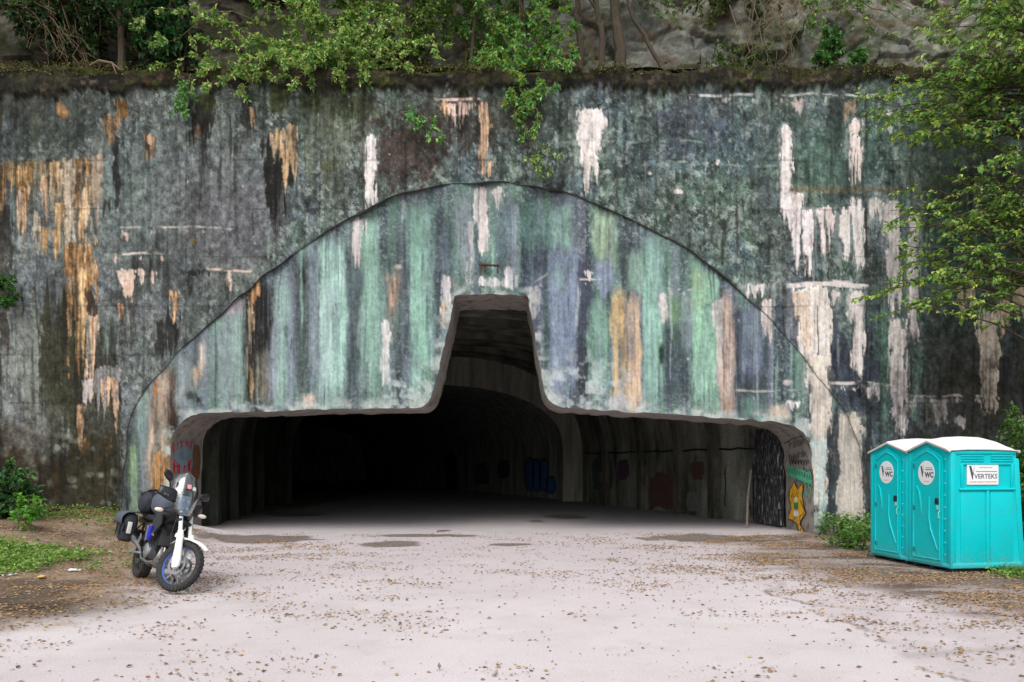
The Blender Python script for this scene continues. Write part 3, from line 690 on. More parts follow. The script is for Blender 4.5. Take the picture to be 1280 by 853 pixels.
CONC = tint_mat('stained_concrete', rough=0.92, grain=0.14, gscale=16, bump=0.35, bscale=14, stretch=(1, 1, 0.55))
facade = thing('bunker_portal', 'huge stained concrete bunker facade with an arched panel around the tunnel mouth', 'bunker entrance', (0, D, 0))
def piece(name, sel, ydepth):
    q = quads[sel]
    used = np.unique(q); mp = np.zeros(NZ * NX, np.int32); mp[used] = np.arange(len(used), dtype=np.int32)
    V = np.stack([VX.ravel()[used], (ydepth - rel).ravel()[used], VZ.ravel()[used]], -1)
    return np_mesh(name, V, mp[q], CONC, facade, C.reshape(-1, 3)[used])
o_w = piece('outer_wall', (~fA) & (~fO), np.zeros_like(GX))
o_p = piece('arched_panel', fA & (~fO), RECESS)

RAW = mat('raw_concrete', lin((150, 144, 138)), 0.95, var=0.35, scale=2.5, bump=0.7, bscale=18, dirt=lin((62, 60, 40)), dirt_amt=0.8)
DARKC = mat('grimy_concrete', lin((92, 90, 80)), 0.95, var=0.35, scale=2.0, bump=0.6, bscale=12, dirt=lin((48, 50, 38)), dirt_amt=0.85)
TB = 2.0            # thickness of the facade at the mouth
def strip(P, y0, y1, rows=1):
    r = []
    for k in range(rows + 1):
        t = k / rows
        r.append([(px2x(p[0]), (y0(p) * (1 - t) + y1(p) * t), py2z(p[1])) for p in P])
    return r
rec = lambda p: 0.018 + 0.10 * float(sst(3.4, 8.6, py2z(p[1]))) * min(2, max(0, 2.3 * float(vn(p[0] / 38, p[1] / 38, 230)) - .45))
m = MB(); m.sheet(strip(ARCH, lambda p: -0.004, lambda p: rec(p) + 0.05))
m.build('arch_edge', mat('edge_concrete', lin((84, 88, 84)), .95, var=.4, scale=3, dirt=lin((50, 48, 38)), dirt_amt=.8), facade, smooth=False)
m = MB(); m.sheet(strip(OPENd, lambda p: rec(p) - 0.004, lambda p: TB, 10))
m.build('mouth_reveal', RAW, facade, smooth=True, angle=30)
m = MB()
m.sheet([[(px2x(p[0]), TB, py2z(p[1])) for p in OPENd],
         [((px2x(p[0]) * 2.3 if 214 < p[0] < 1016 else math.copysign(19.0, p[0] - 640)), TB, (WTOP if 214 < p[0] < 1016 else max(-0.3, py2z(p[1])) * 4)) for p in OPENd]])
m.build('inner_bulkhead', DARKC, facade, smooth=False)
for sx in (-19, 19):
    m = MB(); m.sheet([[(sx, 0, -0.3), (sx, 6, -0.3)], [(sx, 0, WTOP), (sx, 6, WTOP)]])
    m.build('end_wall', DARKC, facade, smooth=False)

# rusty iron lamp bracket above the notch
RUST = mat('rusty_iron', lin((86, 52, 36)), 0.85, metal=0.3, var=0.5, scale=20, bump=0.5)
c = pt(612, 338, D + .2)
lb = thing('lamp_bracket', 'small rusty iron lamp bracket fixed above the notch of the tunnel mouth', 'bracket', (c.x, c.y, c.z))
m = MB(); m.box((0, -.05, .1), (.50, .30, .035), (0.12, 0.04, 0), .008); m.box((0, .05, -.03), (.42, .05, .24), (0, 0, 0), .008); m.build('hood', RUST, lb)
m = MB(); m.box((0, .075, .0), (.50, .03, .36), bev=.01); m.build('back_plate', mat('rust_scale', lin((58, 38, 28)), .95, var=.6, scale=14, bump=.8), lb)
m = MB(); m.box((-.2, -.07, 0), (.035, .24, .26), (0.1, 0, 0), .006); m.build('side_plate', RUST, lb); m = MB(); m.box((.2, -.07, .0), (.035, .24, .22), (-.1, 0, 0), .006); m.build('side_plate', RUST, lb)
m = MB(); m.lathe([(0.001, -.1), (.09, -.09), (.1, -.02), (.06, 0.04)], 16, 'y'); m.build('socket', mat('dark_iron', (.02, .018, .016), .7), lb)
# ------------------------------------------------------------------ tunnel behind the mouth
TA = math.radians(10.3); TL = Vector((-0.55, 21.4, 0))
ca, sa = math.cos(TA), math.sin(TA)
def streak_mat(name, c, c2, scale=(1.6, 1.6, .16), rough=.95):
    m = bpy.data.materials.new(name); nt, b = nodes_of(m); N = nt.nodes; L = nt.links
    tc = N.new('ShaderNodeTexCoord'); mp = N.new('ShaderNodeMapping'); mp.inputs['Scale'].default_value = scale
    L.new(tc.outputs['Object'], mp.inputs['Vector'])
    nz = N.new('ShaderNodeTexNoise'); nz.inputs['Scale'].default_value = 1.6; nz.inputs['Detail'].default_value = 9; nz.inputs['Roughness'].default_value = .65
    L.new(mp.outputs[0], nz.inputs['Vector'])
    r = N.new('ShaderNodeValToRGB'); r.color_ramp.elements[0].position = .36; r.color_ramp.elements[1].position = .66
    r.color_ramp.elements[0].color = (*c2, 1); r.color_ramp.elements[1].color = (*c, 1)
    L.new(nz.outputs['Fac'], r.inputs['Fac'])
    n2 = N.new('ShaderNodeTexNoise'); n2.inputs['Scale'].default_value = 14; n2.inputs['Detail'].default_value = 6
    L.new(tc.outputs['Object'], n2.inputs['Vector'])
    mr = N.new('ShaderNodeMapRange'); mr.inputs['To Min'].default_value = .6; mr.inputs['To Max'].default_value = 1.4; L.new(n2.outputs['Fac'], mr.inputs['Value'])
    vm = N.new('ShaderNodeVectorMath'); vm.operation = 'SCALE'; L.new(r.outputs[0], vm.inputs[0]); L.new(mr.outputs[0], vm.inputs['Scale'])
    L.new(vm.outputs[0], b.inputs['Base Color']); b.inputs['Roughness'].default_value = rough; b.inputs['Specular IOR Level'].default_value = .2
    bp = N.new('ShaderNodeBump'); bp.inputs['Strength'].default_value = .5; bp.inputs['Distance'].default_value = .02; L.new(n2.outputs['Fac'], bp.inputs['Height']); L.new(bp.outputs[0], b.inputs['Normal'])
    return m
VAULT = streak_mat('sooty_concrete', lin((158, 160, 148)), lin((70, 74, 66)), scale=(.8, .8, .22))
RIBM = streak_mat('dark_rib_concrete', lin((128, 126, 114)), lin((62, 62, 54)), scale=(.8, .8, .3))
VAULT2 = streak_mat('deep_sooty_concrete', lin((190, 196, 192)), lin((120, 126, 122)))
tunnel = thing('tunnel', 'dark vaulted concrete tunnel with arch ribs running back behind the facade', 'tunnel', TL)
def prof(hl, hr, zs, H, n=36, zb=-0.3, ex=2.4):
    """open profile left foot -> crown -> right foot, (x, z)"""
    P = [(-hl, zb), (-hl, zs * .5), (-hl, zs)]
    c = (hr - hl) / 2; w = (hl + hr) / 2
    for k in range(1, n):
        th = PI - PI * k / n
        cx, sx = math.cos(th), math.sin(th)
        P.append((c + w * math.copysign(abs(cx) ** (2 / ex), cx), zs + (H - zs) * abs(sx) ** (2 / ex)))
    P += [(hr, zs), (hr, zs * .5), (hr, zb)]
    return P
def t1(x, y, z): return (x * ca - y * sa, x * sa + y * ca, z)
flare = lambda y: 0.75 * float(sst(3.2, 0.0, y))
hwr = lambda y: 7.43 + flare(y) - 1.0 * float(sst(3.5, 14.2, y))      # the right wall closes in towards the ring
sx = lambda x, y: x * (hwr(y) if x > 0 else 7.43 + flare(y)) / 7.43
rows = []
YE = 14.2
for k in range(29):
    t = k / 28
    r = []
    for (x, z) in prof(7.43, 7.43, 1.9, 6.5):
        y0 = (0.025 - x * sa * 1.08) / ca; y = y0 + (YE - y0) * t
        r.append(t1(sx(x, y), y, z if z < 1.9 else 1.9 + (z - 1.9) * (1 + .05 * flare(y))))
    # start exactly on the bulkhead
    if k == 0: r = [(p[0], 0.012, p[2]) for p in r]
    rows.append(r)
LEFT_SHADE = streak_mat('shaded_left_concrete', lin((84, 86, 78)), lin((34, 36, 32)), scale=(.9, .9, .2))
def shade_left(o, lim):                           # shade of the left side put into a darker concrete colour
    o.data.materials.append(LEFT_SHADE)
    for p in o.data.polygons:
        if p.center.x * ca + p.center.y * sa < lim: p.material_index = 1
m = MB(); m.sheet(rows); shade_left(m.build('vault', VAULT, tunnel, angle=50), -4.6)
def rib(y, d, w, name='arch_rib'):
    a = [(sx(x, y), z) for x, z in prof(7.46, 7.46, 1.9, 6.52)]; b = [(sx(x, y), z) for x, z in prof(7.43 - d, 7.43 - d, 1.9, 6.5 - d)]
    m = MB(); m.sheet([[t1(x, y, z) for x, z in a], [t1(x, y, z) for x, z in b], [t1(x, y + w, z) for x, z in b], [t1(x, y + w, z) for x, z in a]])
    shade_left(m.build(name, RIBM, tunnel, smooth=False), -4.6)
for y in (2.2, 4.6, 7.6, 10.8): rib(y, .22, .5)
# narrowing ring and the bending second stretch
A2 = math.radians(22.3); c2_, s2_ = math.cos(A2), math.sin(A2)
O2 = Vector((2.5, 38.0, 0)) - TL
pa = [(sx(x, YE), z) for x, z in prof(7.46, 7.46, 1.9, 6.5)]; pb = prof(7.1, 5.5, 2.3, 5.25)
def t2(x, z, along):   # along measured from the right wall foot point
    return (O2.x + (x - 6.2) * c2_ - along * s2_, O2.y + (x - 6.2) * s2_ + along * c2_, z)
p2 = prof(6.2, 6.2, 2.2, 5.4)
r0 = []
for (x, z) in p2:
    # start of stretch 2 on the back plane of the ring: solve along so that tunnel-1 local y = YE+.7
    q = Vector((O2.x + (x - 6.2) * c2_, O2.y + (x - 6.2) * s2_, 0))
    ly = -q.x * sa + q.y * ca; dl = s2_ * sa + c2_ * ca
    r0.append((x, z, (YE + .7 - ly) / dl))
m = MB(); m.sheet([[t1(x, YE, z) for x, z in pa], [t1(x, YE, z) for x, z in pb], [t1(x, YE + .7, z) for x, z in pb], [t2(x, z, a) for x, z, a in r0]])
shade_left(m.build('narrowing_ring', streak_mat('pale_ring_concrete', lin((196, 192, 180)), lin((128, 128, 118))), tunnel, smooth=False), -2.5)
m = MB(); m.sheet([[t2(x, z, a + (46 - a) * k / 12) for x, z, a in r0] for k in range(13)]); m.build('deep_vault', VAULT2, tunnel, angle=50)
m = MB(); m.v = [Vector(t2(x, z, 46)) for x, z in p2]; m.f = [tuple(range(len(p2)))]; m.build('end_wall', VAULT2, tunnel, smooth=False)
# recessed doorway in the deep wall, its darkness put in as a black slab
m = MB(); m.prism([t2(6.19, .0, 16.2), t2(6.19, .0, 18.6), t2(6.19, 2.2, 18.6), t2(6.19, 2.75, 17.4), t2(6.19, 2.2, 16.2)], Vector(t2(6.15, 0, 16.2)) - Vector(t2(6.19, 0, 16.2)))
m.build('dark_doorway', mat('doorway_shade', (.012, .012, .012), .8), tunnel, smooth=False)
# cable along the right wall
def wall_hit(px, hw=7.43, extra=0.0):
    dx = (px - 640) / F; off = hw - extra
    Y = 25.
    for _ in range(8):
        ly = -(dx * Y + .55) * sa + (Y - 21.4) * ca
        off = hwr(ly) - extra
        Y = (off - .55 * ca + 21.4 * sa) / (dx * ca + sa)
    return Vector((dx * Y, Y, 0))
CAB = mat('black_cable', (.012, .012, .013), .6)
m = MB(); pts = []
for k in range(24):
    p = wall_hit(952 - k * 9.6, extra=.05); p.z = 2.2 - .05 * math.sin(k * 1.1) ** 2; pts.append(p - TL)
m.tube(pts, .032, 6); m.build('wall_cable', CAB, tunnel)
# graffiti inside, plus the darkness of an alcove: painted patches lying on the walls
def ribbon(m, pts2, w, place, off):
    """stroke of width w along 2-D points, mapped by place(u,v)->3-D"""
    n = len(pts2); L_ = []; R_ = []
    for i, p in enumerate(pts2):
        a = pts2[max(i - 1, 0)]; b = pts2[min(i + 1, n - 1)]
        d = Vector((b[0] - a[0], b[1] - a[1])); d = d.normalized() if d.length else Vector((1, 0)); q = Vector((-d.y, d.x)) * w / 2
        L_.append(place(p[0] + q.x, p[1] + q.y)); R_.append(place(p[0] - q.x, p[1] - q.y))
    m.sheet([L_, R_]) if off is None else m.sheet([[Vector(v) + off for v in L_], [Vector(v) + off for v in R_]])
def patch(name, poly_px, c, parent, place, var=.35, off=None):
    m = MB(); m.v = [Vector(place(*p)) + (off if off is not None else Vector((0, 0, 0))) for p in poly_px]; m.f = [tuple(range(len(poly_px)))]
    return m.build(name, mat('paint_' + name, c, .8, var=var, scale=3, dirt=lin((70, 70, 60)), dirt_amt=.6), parent, smooth=False)
def on_right(px, py):
    p = wall_hit(px, extra=.012); p.z = EYE + (HOR - py) * p.y / F
    return p - TL
def wob(x0, x1, y0, y1, n=26, a=.12, sd=0):
    rr = random.Random(sd); out = []
    for k in range(n):
        w = 2 * PI * k / n; q = 1 + rr.uniform(-a, a)
        cx, sx = math.cos(w), math.sin(w)
        out.append(((x0 + x1) / 2 + (x1 - x0) / 2 * q * math.copysign(abs(cx) ** .6, cx), (y0 + y1) / 2 + (y1 - y0) / 2 * q * math.copysign(abs(sx) ** .6, sx)))
    return out
patch('graffiti_and_alcove', wob(811, 846, 592, 636, sd=1, a=.12, n=30), lin((104, 76, 72)), tunnel, on_right)
patch('graffiti_and_alcove', wob(864, 880, 576, 600, sd=2, a=.14, n=28), lin((98, 70, 60)), tunnel, on_right)
patch('graffiti_and_alcove', wob(918, 944, 572, 656, sd=3, a=.05), lin((38, 26, 24)), tunnel, on_right)  # shade of the reddish alcove, painted as a flat dark patch
patch('graffiti_and_alcove', wob(920, 940, 626, 650, sd=3, a=.05), lin((70, 42, 38)), tunnel, lambda a, b: on_right(a, b) + Vector((-.004, -.004, 0)))
patch('graffiti_and_alcove', wob(886, 896, 612, 632, sd=4), lin((100, 60, 54)), tunnel, on_right)
patch('graffiti_and_alcove', wob(740, 766, 570, 612, sd=5), lin((66, 90, 92)), tunnel, on_right)
patch('graffiti_and_alcove', wob(772, 786, 575, 600, sd=6), lin((90, 70, 90)), tunnel, on_right)
patch('graffiti_and_alcove', wob(858, 874, 615, 640, sd=7), lin((120, 122, 116)), tunnel, on_right)
m = MB()
for st in ([(909, 576), (906, 592), (907, 604)], [(910, 577), (913, 592), (912, 604)], [(905, 592), (914, 592)], [(907, 604), (906, 632), (912, 633), (912, 604)]):
    ribbon(m, st, 1.6, on_right, None)
m.build('graffiti_and_alcove', mat('dark_spray', (.015, .02, .03), .8), tunnel, smooth=False)
patch('graffiti_and_alcove', wob(906, 913, 600, 632, sd=8, a=.05), lin((112, 140, 156)), tunnel, lambda a, b: on_right(a, b) + Vector((.004, 0, 0)))
# blue bubble letters on the deep wall
def on_deep(px, py):
    dx = (px - 640) / F
    ox, oy = 2.5, 38.0; off = .012
    # wall line: (ox - s2*t, oy + c2*t) minus inward normal
    nx, ny = -c2_, -s2_
    ox += nx * off; oy += ny * off
    # solve dx*Y = X on line
    t = (dx * oy - ox) / (-s2_ - dx * c2_)
    Y = oy + c2_ * t
    return Vector((dx * Y, Y, EYE + (HOR - py) * Y / F)) - TL
blue = lin((84, 126, 200)); dk = mat('graffiti_outline', (.008, .01, .02), .8)
for k, (x0, x1, y0, y1) in enumerate([(657, 667, 572, 612), (666, 676, 575, 614), (675, 685, 574, 613), (683, 694, 596, 617)]):
    patch('bubble_graffiti', wob(x0, x1, y0, y1, sd=20 + k, a=.08), blue, tunnel, on_deep)
    m = MB(); w = wob(x0, x1, y0, y1, sd=20 + k, a=.08); ribbon(m, w + w[:1], 1.3, lambda a, b: on_deep(a, b) + Vector((-.006, -.003, 0)), None); m.build('graffiti_outline', dk, tunnel, smooth=False)
patch('graffiti_and_alcove', wob(622, 638, 575, 598, sd=31), lin((60, 76, 110)), tunnel, on_deep)
patch('graffiti_and_alcove', wob(592, 612, 580, 606, sd=32), lin((80, 96, 84)), tunnel, on_deep)

# graffiti on the two jambs of the mouth
JR = ([528, 533, 541, 552, 568, 600, 640, 700], [976, 993, 1005, 1011, 1015, 1017, 1018, 1018])
JL = ([517.5, 521, 526, 535, 545, 560, 600, 700], [250, 238, 228, 219, 214, 212, 212, 212])
def jamb(px, py, tab, off):
    z = EYE + (HOR - py) * 20.3 / F
    for _ in range(6):
        x = px2x(float(np.interp(HOR - (z - EYE) / S, tab[0], tab[1]))) + off
        Y = x * F / (px - 640); z = EYE + (HOR - py) * Y / F
    return Vector((x, Y - D, z))
def on_jr(px, py):
    return jamb(px, py, JR, -.03)
def on_jl(px, py):
    return jamb(px, py, JL, .03)
yel = lin((232, 172, 24)); grn = lin((40, 140, 66))
ox = Vector((-.004, 0, 0))
star = [(987, 612), (990, 608.5), (992.5, 601), (995, 608), (997, 611), (1004, 604.5), (1003, 622), (1004.5, 632), (1007.5, 641), (1001, 651), (1000, 656), (1005, 664), (1006.5, 675), (1001, 676), (998.5, 664), (996, 655), (993, 652), (985, 648), (989, 636), (986.5, 624)]
patch('jamb_graffiti', star, yel, facade, on_jr, .15)
m = MB(); ribbon(m, star + star[:1], .9, lambda a, b: on_jr(a, b) + ox, None)
for st in ([(989, 622), (991, 617), (993, 622), (996, 616), (998, 622)], [(1000, 625), (1007, 641)], [(993, 650), (994, 640)], [(999, 647), (1005, 641)], [(1001, 660), (999, 676)]): ribbon(m, st, .8, lambda a, b: on_jr(a, b) + ox * 1.2, None)
m.build('graffiti_outline', dk, facade, smooth=False)
patch('jamb_graffiti', wob(992.5, 998, 627, 637, sd=41, a=.05), grn, facade, lambda a, b: on_jr(a, b) + ox * 1.6)
patch('jamb_graffiti', wob(993, 997, 621.5, 628.5, sd=42, a=.02), lin((232, 222, 190)), facade, lambda a, b: on_jr(a, b) + ox * 2)
patch('jamb_graffiti', wob(992.5, 998.5, 638, 646, sd=43, a=.02), lin((230, 228, 220)), facade, lambda a, b: on_jr(a, b) + ox * 2)
patch('jamb_graffiti', wob(993, 998, 666, 676, sd=44, a=.1), grn, facade, lambda a, b: on_jr(a, b) + ox * 1.6)
patch('jamb_graffiti', wob(988, 992, 663, 676, sd=45, a=.1), lin((110, 150, 60)), facade, on_jr)
mint = mat('mint_spray', lin((92, 190, 150)), .8, var=.3, scale=6)
m = MB(); rr = random.Random(3)
for k in range(9):
    x = 985 + k * 3.2; y = 586 + k * 1.2
    ribbon(m, [(x, y + 8), (x + .6, y - rr.uniform(1, 6)), (x + 1.8, y - rr.uniform(3, 7)), (x + 3, y), (x + 2, y + 9), (x + .6, y + 10), (x + 1.6, y + 4)], 1.5, lambda a, b: on_jr(a, b) + ox * .5, None)
for k in range(10):
    x = 1000 + rr.uniform(0, 15); y = 600 + rr.uniform(0, 20); ribbon(m, [(x, y), (x + 1.5, y + rr.uniform(-3, 3)), (x + 1, y + 5)], 1.2, lambda a, b: on_jr(a, b) + ox * .5, None)
m.build('jamb_graffiti', mint, facade, smooth=False)
m = MB()
for k in range(8):
    x = 986 + (k % 4) * 5.5; y = 553 + (k // 4) * 15 - (k % 4) * 1.5
    ribbon(m, [(x, y), (x + 1, y + 9), (x + 2, y + 1), (x + 4, y + 2), (x + 3.4, y + 8), (x + 1.5, y + 5)][: 4 + k % 3], .75, lambda a, b: on_jr(a, b) + ox * .5, None)
ribbon(m, [(980, 555), (990, 549), (1004, 545)], .9, lambda a, b: on_jr(a, b) + ox * .5, None)
for k in range(7):
    x = 988 + k * 3.4; ribbon(m, [(x, 582), (x + .5, 576), (x + 2, 574.5), (x + 3, 580)], .7, lambda a, b: on_jr(a, b) + ox * .5, None)
m.build('jamb_graffiti', dk, facade, smooth=False)
ol = Vector((.004, 0, 0))
patch('jamb_graffiti', wob(217, 241, 550, 594, sd=51, a=.06), lin((120, 142, 156)), facade, on_jl, .3)
patch('jamb_graffiti', wob(241, 250, 556, 600, sd=52, a=.06), lin((112, 76, 52)), facade, on_jl, .4)
red = mat('red_spray', lin((200, 40, 44)), .75, var=.25, scale=8)
m = MB()
G = {'A': [[(0, 8), (1.6, 0), (3.2, 8)], [(.8, 5), (2.6, 5)]], 'T': [[(0, 0), (3.4, 0)], [(1.7, 0), (1.7, 8)]], 'I': [[(1, 0), (1, 8)]], 'N': [[(0, 8), (0, 0), (3, 8), (3, 0)]],
     'H': [[(0, 0), (0, 8)], [(3, 0), (3, 8)], [(0, 4), (3, 4)]], 'F': [[(0, 8), (0, 0), (3, 0)], [(0, 4), (2.4, 4)]], 'E': [[(3, 0), (0, 0), (0, 8), (3, 8)], [(0, 4), (2.6, 4)]], 'K': [[(0, 0), (0, 8)], [(3, 0), (0, 4), (3, 8)]]}
def word(m, w, x, y, sx, sy, st, place):
    for ch in w:
        for s in G[ch]: ribbon(m, [(x + a * sx, y + b * sy) for a, b in s], st, place, None)
        x += 4.6 * sx if ch != 'I' else 3 * sx
word(m, 'NTTI', 217.5, 553, 1.45, 1.6, 1.7, lambda a, b: on_jl(a, b) + ol)
word(m, 'HFEK', 218, 575, 1.3, 2.1, 1.8, lambda a, b: on_jl(a, b) + ol)
m.build('jamb_graffiti', red, facade, smooth=False)
# pale drip edge on the left jamb
m = MB(); ribbon(m, [(252, 585), (252, 560), (253.5, 548), (257, 538), (262, 530)], 1.0, lambda a, b: on_jl(a, b) + ol, None); m.build('lime_crust', mat('lime', lin((190, 184, 170)), .9), facade, smooth=False)

# ------------------------------------------------------------------ steel blast door and pole
DOORM = bpy.data.materials.new('drip_stained_steel'); nt, b = nodes_of(DOORM); N = nt.nodes; L = nt.links
tc = N.new('ShaderNodeTexCoord'); mp = N.new('ShaderNodeMapping'); mp.inputs['Scale'].default_value = (9, 9, 1.6); L.new(tc.outputs['Object'], mp.inputs[0])
nz = N.new('ShaderNodeTexNoise'); nz.inputs['Scale'].default_value = 2.2; nz.inputs['Detail'].default_value = 8; nz.inputs['Roughness'].default_value = .7; L.new(mp.outputs[0], nz.inputs['Vector'])
rp = N.new('ShaderNodeValToRGB'); rp.color_ramp.elements[0].position = .52; rp.color_ramp.elements[1].position = .66; rp.color_ramp.elements[0].color = (.026, .027, .032, 1); rp.color_ramp.elements[1].color = (.55, .55, .58, 1)
L.new(nz.outputs['Fac'], rp.inputs[0]); L.new(rp.outputs[0], b.inputs['Base Color']); b.inputs['Roughness'].default_value = .6
A_ = Vector((7.30, 21.48, 0)); B_ = Vector((7.02, 22.95, 0)); dv = (B_ - A_).normalized()
door = thing('blast_door', 'black steel blast door with white drips standing open inside the right jamb', 'steel door', A_, (0, 0, math.atan2(dv.y, dv.x)))
W_ = (B_ - A_).length
m = MB(); m.box((W_ / 2, 0, 1.36), (W_, .10, 2.66), bev=.01); m.build('door_leaf', DOORM, door)
for k in range(4):
    m = MB(); m.box((.12 + k * (W_ - .24) / 3, .075, 1.36), (.07, .05, 2.6), bev=.008); m.build('stiffener', DOORM, door)
m = MB(); m.box((W_ / 2, .082, 1.36), (W_ * .98, .05, .09), bev=.01); m.build('cross_bar', DOORM, door)
for z in (.6, 2.1):
    m = MB(); m.tube([(.02, .08, z - .1), (.02, .08, z + .1)], .045, 10); m.build('hinge', DOORM, door)
pole = MB(); pole.tube([(0, 0, 0), (.06, .12, .8), (.17, .2, 1.56)], [.03, .028, .025], 8)
po = pole.build('wooden_pole', mat('grey_wood', lin((120, 114, 104)), .9, var=.3, scale=14)); po.location = (6.25, 21.2, 0)
tag(po, 'thin grey wooden pole leaning against the black blast door', 'pole')

# ------------------------------------------------------------------ ground
def bank(X, Y):
    """height of the ground"""
    h = 0.26 * sst(-6.0, -8.2, X) * sst(12.5, 18.5, Y) * sst(20.5, 19.6, Y)
    h = h + 0.34 * sst(-7.2, -10.5, X) * sst(10, 15, Y) * sst(20.5, 19.6, Y)
    h = h + 0.10 * sst(7.2, 9.5, X) * sst(12.0, 16.0, Y) * sst(20.5, 19.6, Y)
    return h
def soil_mask(X, Y):
    """1 where the apron is covered by soil and litter"""
    n = (fbm(X / 1.1, Y / 1.1, 120, 5, .6) - .5) * 2.2
    lx = np.interp(Y, [5, 7.0, 7.6, 8.4, 9.6, 12, 15.5, 18.5, 19.4], [-5.6, -5.4, -5.1, -5.0, -4.9, -5.4, -6.2, -7.6, -8.4])
    rx = np.interp(Y, [5, 7, 8.2, 9.4, 11.0, 13.0, 15.5, 17.4, 18.8, 19.6], [7.0, 5.9, 5.4, 5.0, 4.7, 4.3, 4.1, 3.9, 5.0, 7.4])
    left = sst(-.75, .75, lx - X + n * .6 + (fbm(X / .3, Y / .3, 125, 4, .65) - .5) * 1.1); right = sst(-.5, 1.1, X - rx + n * .8)
    return left, right
gx = np.concatenate([np.arange(-70, -18, 2.0), np.arange(-18, -10.5, .15), np.arange(-10.5, 10.6, .05), np.arange(10.6, 18, .15), np.arange(18, 70, 2.0)])
gy = np.concatenate([np.arange(-45, 4.5, 1.5), np.arange(4.5, 23, .05), np.arange(23, 50, .2), np.arange(50, 100, 1.5)])
X, Y = np.meshgrid(gx.astype(np.float32), gy.astype(np.float32))
Lm, Rm = soil_mask(X, Y)
GC = np.zeros(X.shape + (3,), np.float32)
def gover(m, c, var=.2, n=None):
    n = fbm(X / .35, Y / .35, 131, 5, .6) if n is None else n
    GC[:] = GC * (1 - m[..., None]) + np.array(lin(c), np.float32) * (1 + var * 2.5 * (n - .5))[..., None] * m[..., None]
g1 = fbm(X / 1.6, Y / 1.6, 133, 5); g2 = fbm(X / .18, Y / .18, 136, 3); g3 = fbm(X / 4.5, Y / 3.2, 138, 4)
one = np.ones_like(X)
CONCG = (197, 190, 192)
gover(one, CONCG, .03); gover(sst(.46, .6, fbm(X / 2.6, Y / 1.5, 195, 5, .6)) * .22, (180, 170, 172), .03)
gover(sst(.45, .65, g1) * .22, (198, 188, 194), .03); gover(sst(.5, .68, g3) * .3, (216, 208, 213), .03); gover(sst(.56, .7, g2) * .08, (170, 156, 152))
gover(sst(.52, .66, fbm(X / .5, Y / .5, 140, 5, .65)) * .16, (172, 158, 154)); gover(sst(7.5, 15, Y + (g1 - .5) * 2) * .6, (176, 166, 170), .04)  # last layer paints the shade before the facade as a darker apron
gover(sst(17.8, 20.5, Y + (g1 - .5) * 2) * .6, (172, 168, 170), .1); gover(sst(21, 30, Y) * .6, (160, 160, 164), .15)
# asphalt patch to the right of a seam
seam = np.interp(Y, [5, 6.6, 9, 11.0, 12.4], [4.2, 3.4, 3.55, 3.45, 3.2]) + (vn(Y / .7, Y * 0, 5) - .5) * .35
pat = sst(-.03, .04, X - seam) * sst(12.6, 11.4, Y)
gover(pat * .6, (182, 172, 175), .2); gover(sst(.05, .015, np.abs(X - seam)) * sst(12.6, 11.6, Y) * sst(.42, .55, g2) * .7, (96, 82, 72))
gover(sst(.03, .008, np.abs(vn(X / 1.7, Y / 1.7, 7) - .5)) * .25 * pat, (110, 100, 94))
# soil
soiln = fbm(X / .5, Y / .5, 142, 5, .6)
gover(Lm * .97, (132, 114, 98), .6, soiln); gover(Lm * sst(.5, .62, fbm(X / .25, Y / .25, 147, 4)) * .6, (134, 112, 90)); gover(Lm * sst(.55, .68, g1) * .7, (66, 56, 48))
gover(Rm * .74, (134, 120, 112), .35, soiln); gover(Rm * sst(.5, .62, fbm(X / .25, Y / .2, 148, 4)) * .5, (120, 98, 80)); gover(Rm * sst(.52, .64, fbm(X / 1.3, Y / .5, 149, 4)) * .85, (84, 72, 66)); gover(Rm * sst(6.3, 7.6, X) * sst(10, 12, Y) * sst(.35, .6, soiln) * .7, (72, 64, 58))
gover(sst(-7.2, -9, X) * sst(13, 15, Y) * sst(.5, .6, g1) * .8 * (Y < 19.5), (74, 84, 40)); gover(np.exp(-((X + 5.6) / .9) ** 2 - ((Y - 9.3) / .55) ** 2) * sst(.3, .6, soiln + .15) * .9, (44, 38, 34))
WET = np.zeros_like(X)
def puddle(px0, px1, py0, py1, a=.85, c=(112, 102, 96)):
    x0, y0 = gpt((px0 + px1) / 2, py1); x1, y1 = gpt((px0 + px1) / 2, py0)
    cx = ((px0 + px1) / 2 - 640) / F * (y0 + y1) / 2; cy = (y0 + y1) / 2; rx = (px1 - px0) / 2 / F * cy; ry = max((y1 - y0) / 2, .12)
    d = np.sqrt(((X - cx) / rx) ** 2 + ((Y - cy) / ry) ** 2) + (fbm(X / .5, Y / .4, 150, 4) - .5) * .9
    mm = sst(1.05, .85, d) * a
    gover(mm, c, .2); WET[:] = np.maximum(WET, mm)
for p in ((455, 532, 676, 684), (468, 600, 667.5, 671.5), (612, 662, 679, 683), (682, 732, 643, 649), (800, 960, 668, 678), (250, 400, 669, 680), (330, 412, 641, 646), (545, 562, 662, 665), (660, 680, 650, 653)): puddle(*p)
